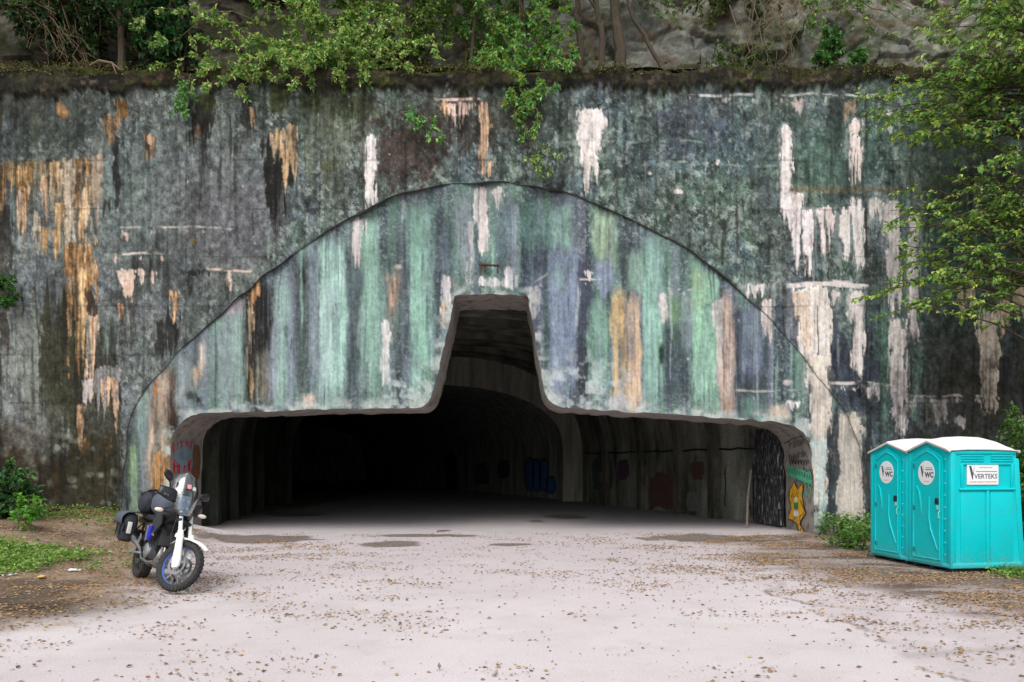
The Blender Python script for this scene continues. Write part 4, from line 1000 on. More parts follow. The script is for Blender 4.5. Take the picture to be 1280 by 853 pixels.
# damp dark joint by the right kerb line and along the wall foot
gover(sst(6.0, 8.6, X) * sst(9.5, 8.2, Y) * sst(.42, .56, fbm(X / 1.2, Y / .35, 155, 4)) * .75, (92, 80, 72))
gover(np.exp(-((Y - (13.2 - (X - 5) * .9)) / .8) ** 2) * sst(4.6, 5.6, X) * sst(9, 8, X) * .6, (84, 74, 66), .3, soiln)
GZv = bank(X, Y) + (soiln - .5) * .07 * np.clip(Lm + .5 * Rm, 0, 1) 
GZv += .05 * Lm + .02 * Rm
inside_t = sst(19.3, 20.0, Y); GZv = GZv * (1 - inside_t) + 0.0
GZv = GZv - .03 * sst(6.2, 6.8, X) * sst(11.5, 12.3, Y) * sst(15.2, 14.8, Y)
GZv = np.where(Y < 4, GZv * 0, GZv)
idx = np.arange(X.size).reshape(X.shape)
q = np.stack([idx[:-1, :-1], idx[:-1, 1:], idx[1:, 1:], idx[1:, :-1]], -1).reshape(-1, 4)
gm = tint_mat('ground_surface', rough=.93, grain=.16, gscale=48, bump=.10, bscale=140, wet=True, bdist=.008)
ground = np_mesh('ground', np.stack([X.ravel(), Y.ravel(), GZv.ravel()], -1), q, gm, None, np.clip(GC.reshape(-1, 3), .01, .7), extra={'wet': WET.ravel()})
ground['kind'] = 'structure'
def gz(x, y):
    j = min(max(np.searchsorted(gx, x) - 1, 0), len(gx) - 2); i = min(max(np.searchsorted(gy, y) - 1, 0), len(gy) - 2)
    return float(max(GZv[i, j], GZv[i + 1, j + 1], GZv[i + 1, j], GZv[i, j + 1]))

# ------------------------------------------------------------------ cliff above the facade
def worley(u, v, seed):
    fu = np.floor(u); fv = np.floor(v); f1 = np.full(u.shape, 9., np.float32); f2 = f1.copy(); h = np.zeros_like(f1); du = np.zeros_like(f1); dv_ = np.zeros_like(f1)
    t = _T[seed]; t2_ = _T[(seed + 1) % 16]; t3 = _T[(seed + 2) % 16]
    for i in (-1, 0, 1):
        for j in (-1, 0, 1):
            a = (fu + i).astype(int) & 255; b_ = (fv + j).astype(int) & 255
            pu = fu + i + t[a, b_]; pv = fv + j + t2_[a, b_]
            d = np.hypot(u - pu, v - pv)
            cl = d < f1
            f2 = np.where(cl, f1, np.minimum(f2, d)); h = np.where(cl, t3[a, b_], h); du = np.where(cl, u - pu, du); dv_ = np.where(cl, v - pv, dv_); f1 = np.where(cl, d, f1)
    return f1, f2, h, du, dv_
cu = np.arange(-24, 24.01, .06); 
path = [(19.36, 11.27), (19.7, 11.33), (20.6, 11.42), (21.1, 11.6), (21.35, 12.4), (21.75, 14.0), (22.6, 16.5), (24.5, 20), (30, 25), (48, 31)]
seglen = [0]
for a, b_ in zip(path[:-1], path[1:]): seglen.append(seglen[-1] + math.hypot(b_[0] - a[0], b_[1] - a[1]))
cv = np.concatenate([np.arange(0, 8.0, .05), np.arange(8.0, seglen[-1], .5)])
pyv = np.interp(cv, seglen, [p[0] for p in path]); pzv = np.interp(cv, seglen, [p[1] for p in path])
U, V = np.meshgrid(cu.astype(np.float32), cv.astype(np.float32))
YY = np.repeat(pyv[:, None], len(cu), 1); ZZ = np.repeat(pzv[:, None], len(cu), 1)
wr = (fbm(U / 1.1, V / 1.1, 160, 4) - .5) * .55
f1, f2, hh, du, dvv = worley(U / 2.3 + wr + V * .2, V / 1.9 + wr - U * .12, 4)
g1_, g2_, h2, gu, gv = worley(U / 1.0 + wr, V / .72 + wr, 8)
face = sst(1.7, 2.6, V)
disp = face * ((hh - .5) * .42 + du * (hh - .4) * .5 - dvv * .05 + ((h2 - .5) * .17 + gu * (h2 - .5) * .3) + (fbm(U / .4, V / .4, 163, 6, .65) - .5) * .32 - .06 * sst(.05, .0, f2 - f1))
lump = (1 - face) * (fbm(U / .7, V / .5, 166, 4) - .4) * .22
YY = YY - disp; ZZ = ZZ + lump
CC = np.zeros(U.shape + (3,), np.float32)
def cover(m, c, var=.25):
    CC[:] = CC * (1 - m[..., None]) + np.array(lin(c), np.float32) * (1 + var * 2.5 * (fbm(U / .25, V / .25, 170, 4) - .5))[..., None] * m[..., None]
cover(np.ones_like(U), (118, 118, 112)); cover(sst(.45, .65, fbm(U / 1.1, V / .9, 172)) * .6, (92, 100, 98)); cover(sst(.4, .7, hh) * .4, (132, 128, 118)); cover(sst(.5, .65, fbm(U / .5, V / 1.2, 174)) * .5, (88, 82, 72))
cover(sst(.035, .0, f2 - f1) * face * .75 * sst(.4, .5, fbm(U / .8, V / .8, 191)), (50, 46, 40))
cover(sst(.46, .6, fbm(U / .9, V / .6, 176, 5, .6)) * face * .7, (74, 84, 52)); cover(sst(.5, .62, fbm(U / .3, V / 1.6, 192, 5)) * face * .5, (84, 86, 78)); cover(sst(.52, .6, fbm(U / .2, V / .2, 193, 5, .65)) * face * .5, (146, 146, 136)); cover(sst(.52, .62, fbm(U / .7, V / .5, 177, 5)) * face * .5, (84, 66, 48))
left = sst(-2.5, -6.5, U + (fbm(U / 1.2, V / 1.2, 179) - .5) * 3)
cover(left * .92, (46, 40, 30)); cover(left * sst(.45, .6, fbm(U / .8, V / .4, 180)) * .7, (40, 48, 22)); cover(left * sst(.56, .66, fbm(U / .5, V / .9, 181)) * .6, (98, 94, 86))
cover((1 - face) * .9, (62, 50, 36)); cover((1 - face) * sst(.42, .6, fbm(U / .6, V / .6, 182)) * .85, (58, 66, 28))
idx = np.arange(U.size).reshape(U.shape)
q = np.stack([idx[:-1, :-1], idx[:-1, 1:], idx[1:, 1:], idx[1:, :-1]], -1).reshape(-1, 4)
cliff = np_mesh('rock_cliff', np.stack([U.ravel(), YY.ravel(), ZZ.ravel()], -1), q, tint_mat('cliff_rock', rough=.95, grain=.3, gscale=7, bump=.8, bscale=9, bdist=.05), None, np.clip(CC.reshape(-1, 3), .008, .6), smooth=False)
cliff['kind'] = 'structure'
# ------------------------------------------------------------------ vegetation
def unit(v): return v / np.maximum(np.linalg.norm(v, axis=-1, keepdims=True), 1e-9)
def leaf_mesh(name, P, Dv, size, pal, parent=None, mat_=None, width=.55, flat=.6, fold=.18, rng=None, tintvar=.25, weights=None):
    """P base points, Dv growth directions; every leaf is a folded pointed blade"""
    rng = rng or RNG
    n = len(P); P = np.asarray(P, float); Dv = unit(np.asarray(Dv, float))
    nor = rng.normal(0, 1, (n, 3)) * (1 - flat) + np.array([0, 0, 1.0]) * flat + np.array([0, -.35, 0]) * flat
    side = unit(np.cross(Dv, nor)); nor = unit(np.cross(side, Dv))
    s = size * rng.uniform(.6, 1.35, (n, 1)); w = s * width * rng.uniform(.8, 1.2, (n, 1)) / 2
    mid = P + Dv * s * .45
    tip = P + Dv * s - nor * s * .12
    V = np.stack([P, mid + side * w + nor * s * fold, tip, mid - side * w + nor * s * fold], 1).reshape(-1, 3)
    b = np.arange(n)[:, None] * 4
    Fc = np.concatenate([b + np.array([[0, 1, 2]]), b + np.array([[0, 2, 3]])], 0)
    pal = np.array([lin(c) for c in pal]); pick = rng.choice(len(pal), n, p=weights)
    c = pal[pick] * rng.uniform(1 - tintvar, 1 + tintvar, (n, 1))
    return np_mesh(name, V, Fc, mat_ or LEAF, parent, np.repeat(c, 4, 0), smooth=False)

def arc(a, b, sag, n=8, rng=None, jit=.05):
    a = np.array(a, float); b = np.array(b, float); t = np.linspace(0, 1, n)[:, None]
    p = a + (b - a) * t; L_ = np.linalg.norm(b - a)
    p[:, 2] += sag * L_ * (4 * t * (1 - t))[:, 0]
    if rng is not None: p[1:-1] += rng.normal(0, jit * L_, (n - 2, 3))
    return p

def shrub(name, label, cat, base, tips, leaf=.08, per=26, pal=None, r=.02, sag=.18, twig=(.25, .6), ntw=9, inner=.3, droop=.35, group=None, flat=.6, seed=1, weights=None, loc_parent=None, start_r=.0, width=.55, tintvar=.3):
    """base: foot of the stems; tips: 3-D ends of the main shoots"""
    rng = np.random.default_rng(seed)
    base = np.array(base, float)
    t_ = thing(name, label, cat, tuple(base), group=group)
    br = MB(); LP = []; LD = []
    for tip in tips:
        tip = np.array(tip, float) - base
        st = rng.normal(0, 1, 3) * start_r; st[2] = 0
        p = arc(st, tip, sag * rng.uniform(.5, 1.4), 9, rng, .025)
        br.tube([tuple(v) for v in p], [r * (1 - .85 * k / 8) for k in range(9)], 5, cap=False)
        for k in range(ntw):
            f = inner + (1 - inner) * (k + rng.random()) / ntw
            i = min(int(f * 8), 7); q0 = p[i] + (p[i + 1] - p[i]) * (f * 8 - i)
            main = unit(p[i + 1] - p[i])
            d = unit(main * .7 + rng.normal(0, .65, 3) + np.array([0, 0, -droop * .3]))
            L_ = rng.uniform(*twig) * (1.15 - .5 * f)
            q1 = q0 + d * L_; q1[2] -= droop * L_ * .5
            tw = arc(q0, q1, .08, 5, rng, .03)
            br.tube([tuple(v) for v in tw], [r * .3, r * .26, r * .22, r * .16, r * .1], 4, cap=False)
            m_ = max(3, int(per * rng.uniform(.5, 1.3)))
            tt = rng.uniform(.12, 1.0, m_)
            j = np.minimum((tt * 4).astype(int), 3); pos = tw[j] + (tw[j + 1] - tw[j]) * (tt * 4 - j)[:, None]
            dd = unit(np.repeat(d[None], m_, 0) * .5 + rng.normal(0, .6, (m_, 3)) + np.array([0, -.1, -droop * .6]))
            LP.append(pos + rng.normal(0, .02, (m_, 3))); LD.append(dd)
    br.build('branches', TWIG, t_)
    leaf_mesh('foliage', np.concatenate(LP), np.concatenate(LD), leaf, pal, t_, rng=rng, flat=flat, weights=weights, width=width, tintvar=tintvar)
    return t_

YG = [(148, 180, 92), (174, 194, 108), (122, 162, 84), (90, 130, 68), (200, 204, 142), (110, 154, 86)]
GN = [(102, 160, 92), (128, 178, 102), (80, 128, 72), (150, 188, 108)]
DG = [(38, 62, 32), (50, 76, 40), (30, 50, 28), (62, 88, 46)]
def tips_in(rng, n, x0, x1, y0, y1, Y0, Y1):
    return [tuple(pt(rng.uniform(x0, x1), rng.uniform(y0, y1), rng.uniform(Y0, Y1))) for _ in range(n)]
R_ = np.random.default_rng(21)
TOPZ = 11.35
# --- dark growth deep on the ledge, left
shrub('evergreen_shrub', 'dark evergreen shrub in the deep shade at the far left of the wall top', 'shrub', (-10.8, 20.7, TOPZ), tips_in(R_, 26, -40, 130, -60, 34, 19.9, 21.0), .14, 26, DG, sag=.1, seed=2, twig=(.3, .7))
shrub('evergreen_shrub', 'dull green shrub hanging over the dark bank, left of the yellow-green shrub', 'shrub', (-8.6, 20.7, TOPZ), tips_in(R_, 20, 110, 230, -60, 46, 19.7, 20.8), .15, 26, [(44, 84, 44), (58, 100, 54), (34, 62, 34)], sag=.1, seed=3, twig=(.3, .7))
# --- the big yellow-green shrub
R2 = np.random.default_rng(22)
tips = tips_in(R2, 30, 250, 560, -20, 105, 18.7, 20.2) + tips_in(R2, 10, 330, 460, 60, 118, 18.5, 19.3) + [tuple(pt(*v)) for v in ((166, 36, 18.9), (190, 60, 18.8), (205, 82, 18.7), (228, 100, 18.6), (250, 70, 18.8), (262, 104, 18.5), (290, 95, 18.6), (300, 116, 18.7))]
shrub('leafy_shrub', 'large yellow-green shrub arching over the wall top, left of the arch crown', 'shrub', (-4.9, 20.4, TOPZ), tips, .098, 44, YG, sag=.2, seed=4, ntw=10, twig=(.25, .65))
shrub('hanging_sprig', 'single pale green sprig hanging down the wall beneath the left end of the yellow-green shrub', 'sprig', tuple(pt(238, 92, 19.2)), [tuple(pt(*v)) for v in ((216, 150, 19.0), (232, 148, 19.05), (228, 128, 19.0))], .12, 13, [(110, 160, 90), (132, 176, 104), (90, 140, 78)], r=.008, sag=.1, ntw=6, twig=(.12, .28), seed=5)
R3 = np.random.default_rng(23)
shrub('leafy_shrub', 'mid green shrub behind the yellow-green one, higher up the slope', 'shrub', (-3.4, 21.0, TOPZ + .1), tips_in(R3, 26, 400, 600, -70, 50, 20.0, 21.2), .115, 38, [(92, 122, 62), (112, 142, 70), (146, 166, 84), (66, 96, 50)], sag=.12, seed=6)
tips = tips_in(R3, 16, 585, 715, -20, 90, 19.0, 20.4) + [tuple(pt(*v)) for v in ((640, 150, 18.9), (655, 172, 18.9), (672, 160, 18.8), (660, 130, 18.8), (685, 120, 18.8), (715, 78, 19.0), (725, 72, 19.2), (600, 75, 18.9), (636, 122, 18.9), (650, 100, 18.8))]
shrub('leafy_shrub', 'fresh green shrub trailing a long spray down the wall above the arch crown', 'shrub', (.4, 20.4, TOPZ), tips, .11, 34, GN + [(150, 160, 70)], sag=.15, seed=7, ntw=9, twig=(.2, .5))
shrub('hanging_sprig', 'loose yellowish sprig hanging lowest, just over the arch crown', 'sprig', tuple(pt(662, 178, 19.1)), [tuple(pt(*v)) for v in ((676, 215, 19.1), (690, 222, 19.1), (668, 205, 19.0), (705, 196, 19.1))], .11, 8, YG, r=.007, sag=.02, ntw=5, twig=(.1, .3), seed=8)
shrub('hanging_sprig', 'drooping green sprig on the dark brown patch left of the white drips', 'sprig', tuple(pt(500, 140, 19.2)), [tuple(pt(*v)) for v in ((560, 184, 19.0), (545, 176, 19.0), (525, 160, 19.0))], .12, 12, GN, r=.008, sag=.12, ntw=6, twig=(.12, .26), seed=9)
# --- growth on the cliff, right of the slender trunks
shrub('cliff_plant', 'fresh green plant growing on the rock, directly over the right white drips', 'plant', (8.6, 20.9, TOPZ + .3), tips_in(R3, 9, 1020, 1100, 30, 80, 20.4, 20.8), .13, 20, [(84, 128, 70), (104, 148, 84), (66, 104, 58)], sag=.1, seed=10, twig=(.15, .4))
shrub('cliff_plant', 'dull olive plant draped from the top of the rock beside the bare creeper', 'plant', (6.0, 21.6, 14.9), tips_in(R3, 12, 850, 980, -30, 40, 20.6, 21.2), .12, 20, [(84, 98, 52), (104, 116, 66), (62, 74, 40)], sag=.1, seed=11, twig=(.2, .5))
# bare tangled creeper
def tangle(name, label, cat, base, targets, n, r, seed, m_=TWIG):
    rng = np.random.default_rng(seed); base = np.array(base); t_ = MB()
    for k in range(n):
        b_ = np.array(targets[k % len(targets)], float) + rng.normal(0, .22, 3) * np.array([1, .3, 1]) - base
        a_ = rng.normal(0, .35, 3) * np.array([1.4, .2, .5])
        p = arc(a_, b_, rng.uniform(-.2, .3), 9, rng, .06)
        t_.tube([tuple(v) for v in p], [r * rng.uniform(.6, 1.2) * (1 - .7 * i / 8) for i in range(9)], 5, cap=False)
    o = t_.build(name, m_); o.location = tuple(base); tag(o, label, cat); return o
DRY = mat('dry_stem', lin((112, 100, 80)), .9, var=.3, scale=10)
tangle('dry_creeper', 'tangle of bare brown creeper stems over the rock on the right', 'creeper', pt(962, 12, 20.6), [pt(920, 75, 20.2), pt(940, 100, 19.8), pt(985, 90, 20.0), pt(1000, 60, 20.4), pt(1010, 20, 20.6), pt(925, 30, 20.6), pt(965, 108, 19.4), pt(975, 55, 20.2)], 34, .012, 31, DRY)
tangle('dry_creeper', 'thin bare roots dangling in the dark bank at the upper left corner', 'creeper', pt(60, 0, 20.4), [pt(25, 60, 20.2), pt(60, 78, 20.1), pt(95, 80, 20.2), pt(30, 20, 20.3), pt(88, 82, 20.0), pt(112, 84, 19.8)], 20, .014, 32)
# fallen dead branch on the coping
m = MB(); m.tube([pt(112, 82, 19.3), pt(124, 76, 19.2), pt(140, 79, 19.2), pt(150, 87, 19.15)], [.022, .03, .028, .015], 6); m.tube([pt(140, 79, 19.2), pt(146, 93, 19.1)], [.018, .008], 5)
tag(m.build('dead_branch', DRY), 'short crooked dead branch lying on the mossy wall top at the left', 'branch')
shrub('cliff_plant', 'thin pale green growth veiling the rock face right of the bare creeper', 'plant', (8.0, 21.4, 14.6), tips_in(R3, 16, 1000, 1180, -30, 60, 20.4, 21.0), .11, 12, [(112, 146, 84), (136, 160, 92), (92, 124, 70)], sag=.08, seed=12, twig=(.2, .5), ntw=7)
shrub('cliff_plant', 'loose green growth hanging on the rock above the slender bare trunks', 'plant', (3.4, 21.6, 14.9), tips_in(R3, 12, 700, 860, -30, 30, 20.5, 21.2), .11, 12, [(100, 130, 70), (120, 150, 84), (80, 108, 58)], sag=.08, seed=13, twig=(.2, .5), ntw=7)
shrub('leafy_shrub', 'dense green growth over the upper left corner, above the dangling roots', 'shrub', (-9.8, 21.2, TOPZ + 1.2), tips_in(R3, 26, -40, 240, -70, 18, 20.0, 21.0), .11, 30, [(74, 112, 62), (96, 134, 70), (56, 88, 50), (120, 150, 84)], sag=.06, seed=14, twig=(.25, .6))
shrub('leafy_shrub', 'green shrub filling the gap between the yellow-green shrub and the bare trunks', 'shrub', (-1.0, 21.2, TOPZ + .6), tips_in(R3, 24, 540, 730, -70, 36, 20.2, 21.1), .11, 28, [(96, 142, 76), (116, 158, 86), (74, 114, 62), (142, 168, 92)], sag=.08, seed=15, twig=(.25, .55))
shrub('cliff_plant', 'low green growth along the foot of the rock, directly right of the leaning stem', 'plant', (5.6, 20.7, TOPZ + .1), tips_in(R3, 14, 850, 985, 50, 92, 20.0, 20.5), .09, 16, [(84, 110, 60), (104, 130, 70), (66, 90, 50)], sag=.06, seed=16, twig=(.12, .35), ntw=7)
# moss and small growth along the edge of the coping
rng = np.random.default_rng(300)
mx_ = rng.uniform(-15, 15, 26000); mk = rng.random(26000) < sst(.42, .66, fbm(mx_ / 1.3, mx_ * 0, 310, 4)) * .8 + .12; mx_ = mx_[mk]
mP = np.stack([mx_, 19.28 + rng.random(len(mx_)) ** 2 * .9, 11.25 + rng.random(len(mx_)) ** 2 * .22 - .1 * (rng.random(len(mx_)) < .3)], -1)
o_ = leaf_mesh('ground_cover', mP, np.stack([rng.normal(0, 1, len(mP)), -np.abs(rng.normal(.5, .6, len(mP))), rng.normal(0, .7, len(mP))], -1), .06, [(86, 92, 46), (110, 116, 58), (96, 74, 48), (70, 60, 40), (124, 134, 66)], None, rng=rng, flat=.3)
o_['kind'] = 'stuff'; o_['label'] = 'moss, dead leaves and small weeds along the edge of the wall top'
# --- trees on the ledge
def ledge_tree(label, pts, r0, r1, seed, crown=None, trunk2=None, ncr=0, pal=None):
    rng = np.random.default_rng(seed)
    base = Vector(pts[0]); t_ = thing('slender_tree', label, 'tree', base, group='slender trees on the wall top')
    m = MB(); n = len(pts); dense = []
    pp = np.array([tuple(Vector(p) - base) for p in pts]); cm = catmull(pp, 6)
    cm[1:-1] += rng.normal(0, .015, cm[1:-1].shape)
    m.tube([tuple(v) for v in cm], [r0 + (r1 - r0) * k / (len(cm) - 1) for k in range(len(cm))], 8)
    for k in range(3):
        f = cm[int(len(cm) * rng.uniform(.45, .9))]; e = f + np.array([rng.uniform(-.8, .8), rng.uniform(-.6, .2), rng.uniform(.5, 1.4)])
        m.tube([tuple(v) for v in arc(f, e, .1, 5, rng, .03)], [r1 * .7, r1 * .55, r1 * .4, r1 * .3, r1 * .15], 5)
    m.build('trunk', BARK, t_)
    if ncr:  # unseen crown of the tree, added to darken the wall top below
        c = np.array(tuple(Vector(crown) - base)); N_ = ncr
        # clumps around twig ends
        cl = c + rng.normal(0, 1, (N_ // 40, 3)) * np.array([1.6, 1.1, .9])
        P = np.repeat(cl, 40, 0) + rng.normal(0, .3, (len(cl) * 40, 3))
        leaf_mesh('crown', P, rng.normal(0, 1, P.shape), .2, pal or DG, t_, rng=rng)
    return t_
def up(px, Y, z, dx=0): return ((px - 640) * Y / F + dx, Y, z)
trees = [
    ('slim brown trunk rising from the wall top, leftmost of the bare trunks by the rock', [(658, 96, 20.3), (655, 50, 20.4), (652, 0, 20.5), (640, -120, 20.6)], .06, .035),
    ('thin dark trunk between the fresh green shrub and the pale grey trunk', [(726, 90, 20.4), (724, 45, 20.5), (722, -5, 20.6), (730, -140, 20.6)], .10, .05),
    ('pale lichened trunk, left one of the pair growing close beside the leaning stem', [(752, 90, 20.2), (752, 45, 20.3), (745, 0, 20.4), (735, -150, 20.5)], .09, .05),
    ('thick dark mossy trunk next to the leaning stem', [(776, 90, 20.2), (773, 45, 20.3), (768, 0, 20.4), (775, -170, 20.5)], .16, .09),
    ('thin brown stem leaning steeply left against the rock', [(830, 90, 20.0), (806, 45, 20.3), (786, 10, 20.5), (765, -60, 20.9)], .06, .03),
    ('slim dark stem behind the fresh green shrub, left of the arch crown', [(588, 96, 20.5), (592, 40, 20.6), (598, -10, 20.7), (605, -140, 20.8)], .05, .03),
    ('dark trunk half hidden within the yellow-green shrub', [(505, 96, 20.8), (512, 30, 20.9), (515, -20, 21.0), (500, -150, 21.0)], .08, .05),
    ('pale grey mossy stump-like trunk at the left, beside the dull green shrub', [(152, 92, 20.3), (151, 45, 20.4), (149, 10, 20.5), (120, -140, 20.5)], .10, .06),
]
for k, (lb_, pp, r0, r1) in enumerate(trees):
    P_ = [tuple(pt(x, y, Y)) for x, y, Y in pp]
    x, y, Y = pp[-1]
    ledge_tree(lb_, P_, r0, r1, 60 + k, crown=tuple(pt(x, y - 30, Y - 1.0)), ncr=1400 if k in (5, 6, 7) else (500 if k in (0, 3) else 0), pal=DG + [(80, 110, 50)])
# --- broadleaf tree reaching in from the right
rng = np.random.default_rng(80)
tb = (12.6, 16.6, 0.05)
tt_ = thing('broadleaf_tree', 'broad-leaved tree spreading long green sprays across the right edge of the wall', 'tree', tb)
m = MB()
trunk = catmull([(0, 0, -.1), (.05, .1, 2.5), (-.15, .2, 5.5), (.1, .3, 9), (0, .2, 13)], 6)
m.tube([tuple(v) for v in trunk], [.2 - .15 * k / (len(trunk) - 1) for k in range(len(trunk))], 10)
LP = []; LD = []; LT = []
ends = []
for _ in range(46): ends.append((rng.uniform(1150, 1300), rng.uniform(-40, 110), rng.uniform(15.6, 18.4)))
for _ in range(22): ends.append((rng.uniform(1080, 1180), rng.uniform(100, 190), rng.uniform(16.2, 17.8)))
for _ in range(19): ends.append((rng.uniform(1150, 1300), rng.uniform(110, 260), rng.uniform(15.6, 17.8)))
for _ in range(17): ends.append((rng.uniform(1095, 1200), rng.uniform(255, 395), rng.uniform(16.2, 17.6)))
for _ in range(15): ends.append((rng.uniform(1180, 1300), rng.uniform(260, 400), rng.uniform(16.0, 17.8)))
for e in ((1078, 372, 16.6), (1100, 350, 16.6), (1112, 120, 17), (1085, 160, 17), (1128, 240, 17), (1118, 285, 17)): ends.append(e)
for _ in range(44): ends.append((rng.uniform(1330, 1560), rng.uniform(-80, 330), rng.uniform(15.4, 18.2)))
for ex, ey, eY in ends:
    e = np.array(tuple(pt(ex, ey, eY))) - np.array(tb)
    z0 = np.clip(e[2] - rng.uniform(-.3, 1.8), 1.5, 12.6)
    a_ = np.array([np.interp(z0, trunk[:, 2], trunk[:, 0]), np.interp(z0, trunk[:, 2], trunk[:, 1]), z0])
    p = arc(a_, e, .1, 9, rng, .02)
    L_ = np.linalg.norm(e - a_)
    m.tube([tuple(v) for v in p], [.028 * (1 - .9 * i / 8) * min(1, L_ / 3) + .003 for i in range(9)], 5, cap=False)
    for k in range(8):
        f = .42 + .58 * (k + rng.random()) / 8; i = min(int(f * 8), 7); q0 = p[i] + (p[i + 1] - p[i]) * (f * 8 - i)
        mainv = unit(p[i + 1] - p[i]); sd = np.array([-mainv[1], mainv[0], 0]) * rng.choice([-1, 1])
        d = unit(mainv * .8 + sd * rng.uniform(.2, .9) + np.array([0, 0, rng.uniform(-.35, .15)])); Lt = rng.uniform(.25, .6)
        q1 = q0 + d * Lt
        m.tube([tuple(q0), tuple((q0 + q1) / 2 + np.array([0, 0, .02])), tuple(q1)], [.006, .005, .002], 4, cap=False)
        n_ = int(rng.uniform(8, 16)); ts = rng.uniform(.1, 1.05, n_)[:, None]
        pos = q0 + (q1 - q0) * ts + rng.normal(0, .03, (n_, 3)) * np.array([1, 1, .5])
        LP.append(pos); LD.append(unit(d[None] * .5 + rng.normal(0, .55, (n_, 3)) * np.array([1, 1, .5]) + np.array([0, 0, -.25])))
m.build('trunk', BARK, tt_)
leaf_mesh('crown', np.concatenate(LP), np.concatenate(LD), .122, [(132, 166, 86), (110, 150, 78), (164, 186, 96), (84, 122, 64), (190, 196, 100)], tt_, rng=rng, flat=.75, weights=[.3, .28, .18, .16, .08], tintvar=.38)
# right background bush behind the toilets
R5 = np.random.default_rng(90)
shrub('bush', 'green bush beside the wall, behind the right end of the portable toilets', 'bush', (11.2, 17.2, .1), tips_in(R5, 22, 1262, 1310, 500, 640, 16.2, 17.6), .11, 22, [(78, 118, 52), (98, 138, 60), (58, 92, 44)], sag=.05, seed=91, start_r=.2)
# left foreground bush
shrub('bush', 'dark green bush at the left edge of the picture by the foot of the wall', 'bush', (-10.9, 16.6, .42), tips_in(R5, 26, -40, 44, 582, 650, 15.8, 17.4), .13, 18, [(52, 92, 52), (70, 112, 64), (40, 74, 44), (96, 140, 72)], sag=.06, seed=92, start_r=.3, twig=(.2, .45))
shrub('bush', 'small bright green sapling low beside the dark bush on the left', 'bush', tuple(pt(30, 662, 15.5)), tips_in(R5, 7, 30, 62, 612, 645, 15.0, 15.8), .11, 10, [(104, 160, 62), (86, 140, 54)], r=.01, sag=.04, seed=93, start_r=.1, twig=(.12, .28), ntw=5)
shrub('wall_fern', 'small green tuft sprouting from the wall at the left edge of the picture', 'plant', tuple(pt(-4, 372, 19.3)), [tuple(pt(*v)) for v in ((14, 345, 19.0), (20, 362, 19.0), (10, 378, 19.0), (22, 375, 19.1), (4, 350, 19))], .10, 18, [(72, 116, 50), (56, 96, 44)], r=.008, sag=.05, ntw=6, twig=(.12, .25), seed=94)
# plants at the wall foot on the right
def low_plants(name, label, cat, spots, leaf, pal, seed, h=(.15, .45), per=34, kind=None, group=None):
    rng = np.random.default_rng(seed); LP = []; LD = []; st = MB()
    bx = np.mean([s[0] for s in spots]); by = np.mean([s[1] for s in spots]); o0 = np.array([bx, by, gz(bx, by)])
    for x, y in spots:
        z = gz(x, y); hh_ = rng.uniform(*h); b_ = np.array([x, y, z - .02]) - o0; tip = b_ + np.array([rng.normal(0, .12), rng.normal(0, .12), hh_])
        st.tube([tuple(b_), tuple((b_ + tip) / 2 + rng.normal(0, .02, 3)), tuple(tip)], [.006, .005, .003], 4, cap=False)
        n_ = int(per * rng.uniform(.6, 1.3)); ts = rng.random(n_)[:, None] ** .7
        LP.append(b_ + (tip - b_) * ts + rng.normal(0, .09, (n_, 3)) * np.array([1, 1, .4])); dd = rng.normal(0, 1, (n_, 3)); dd[:, 2] = np.abs(dd[:, 2]) * .5; LD.append(dd)
    if kind == 'stuff':
        o = leaf_mesh(name, np.concatenate(LP), np.concatenate(LD), leaf, pal, None, rng=rng, flat=.7); o.location = tuple(o0); o['kind'] = 'stuff'; o['label'] = label; return o
    t_ = thing(name, label, cat, tuple(o0), group=group); st.build('stems', TWIG, t_)
    leaf_mesh('foliage', np.concatenate(LP), np.concatenate(LD), leaf, pal, t_, rng=rng, flat=.7); return t_
rng = np.random.default_rng(95)
low_plants('leafy_weeds', 'clump of green weeds at the wall foot, left of the portable toilets', 'weeds', [(rng.uniform(7.35, 8.7), rng.uniform(17.2, 19.1)) for _ in range(46)], .10, [(88, 130, 60), (112, 152, 72), (66, 104, 48), (130, 160, 84)], 96, h=(.15, .55))
low_plants('leafy_weeds', 'low weeds pressed against the near left corner of the portable toilets', 'weeds', [(rng.uniform(6.55, 7.0), rng.uniform(15.3, 16.6)) for _ in range(16)], .09, [(88, 130, 60), (112, 152, 72), (66, 104, 48)], 97, h=(.15, .4))
low_plants('ground_cover', 'bright green weeds spreading over the soil at the left', 'weeds', [(rng.uniform(-9.0, -7.2) - abs(rng.normal(0, .6)), rng.uniform(11.8, 14.2)) for _ in range(190)], .075, [(112, 150, 66), (134, 170, 80), (90, 126, 56), (150, 176, 96)], 98, h=(.05, .18), per=26, kind='stuff')
low_plants('ground_cover', 'patches of short weeds and moss along the foot of the wall at the left', 'weeds', [(rng.uniform(-11, -8.6), rng.uniform(16.6, 19.2)) for _ in range(90)], .06, [(104, 130, 56), (84, 110, 48), (132, 150, 76)], 99, h=(.03, .14), per=16, kind='stuff')
low_plants('ground_cover', 'sparse weeds in the leaf litter beside the motorcycle', 'weeds', [(rng.uniform(-7.6, -6.0), rng.uniform(12.2, 15.5)) for _ in range(40)], .06, [(96, 124, 58), (120, 146, 74)], 100, h=(.03, .12), per=12, kind='stuff')
low_plants('ground_cover', 'short grass and weeds in front of the portable toilets at the right edge', 'weeds', [(rng.uniform(7.6, 9.4), rng.uniform(11.6, 12.7)) for _ in range(90)], .07, [(104, 140, 60), (128, 160, 76), (84, 116, 50)], 101, h=(.04, .14), per=16, kind='stuff')

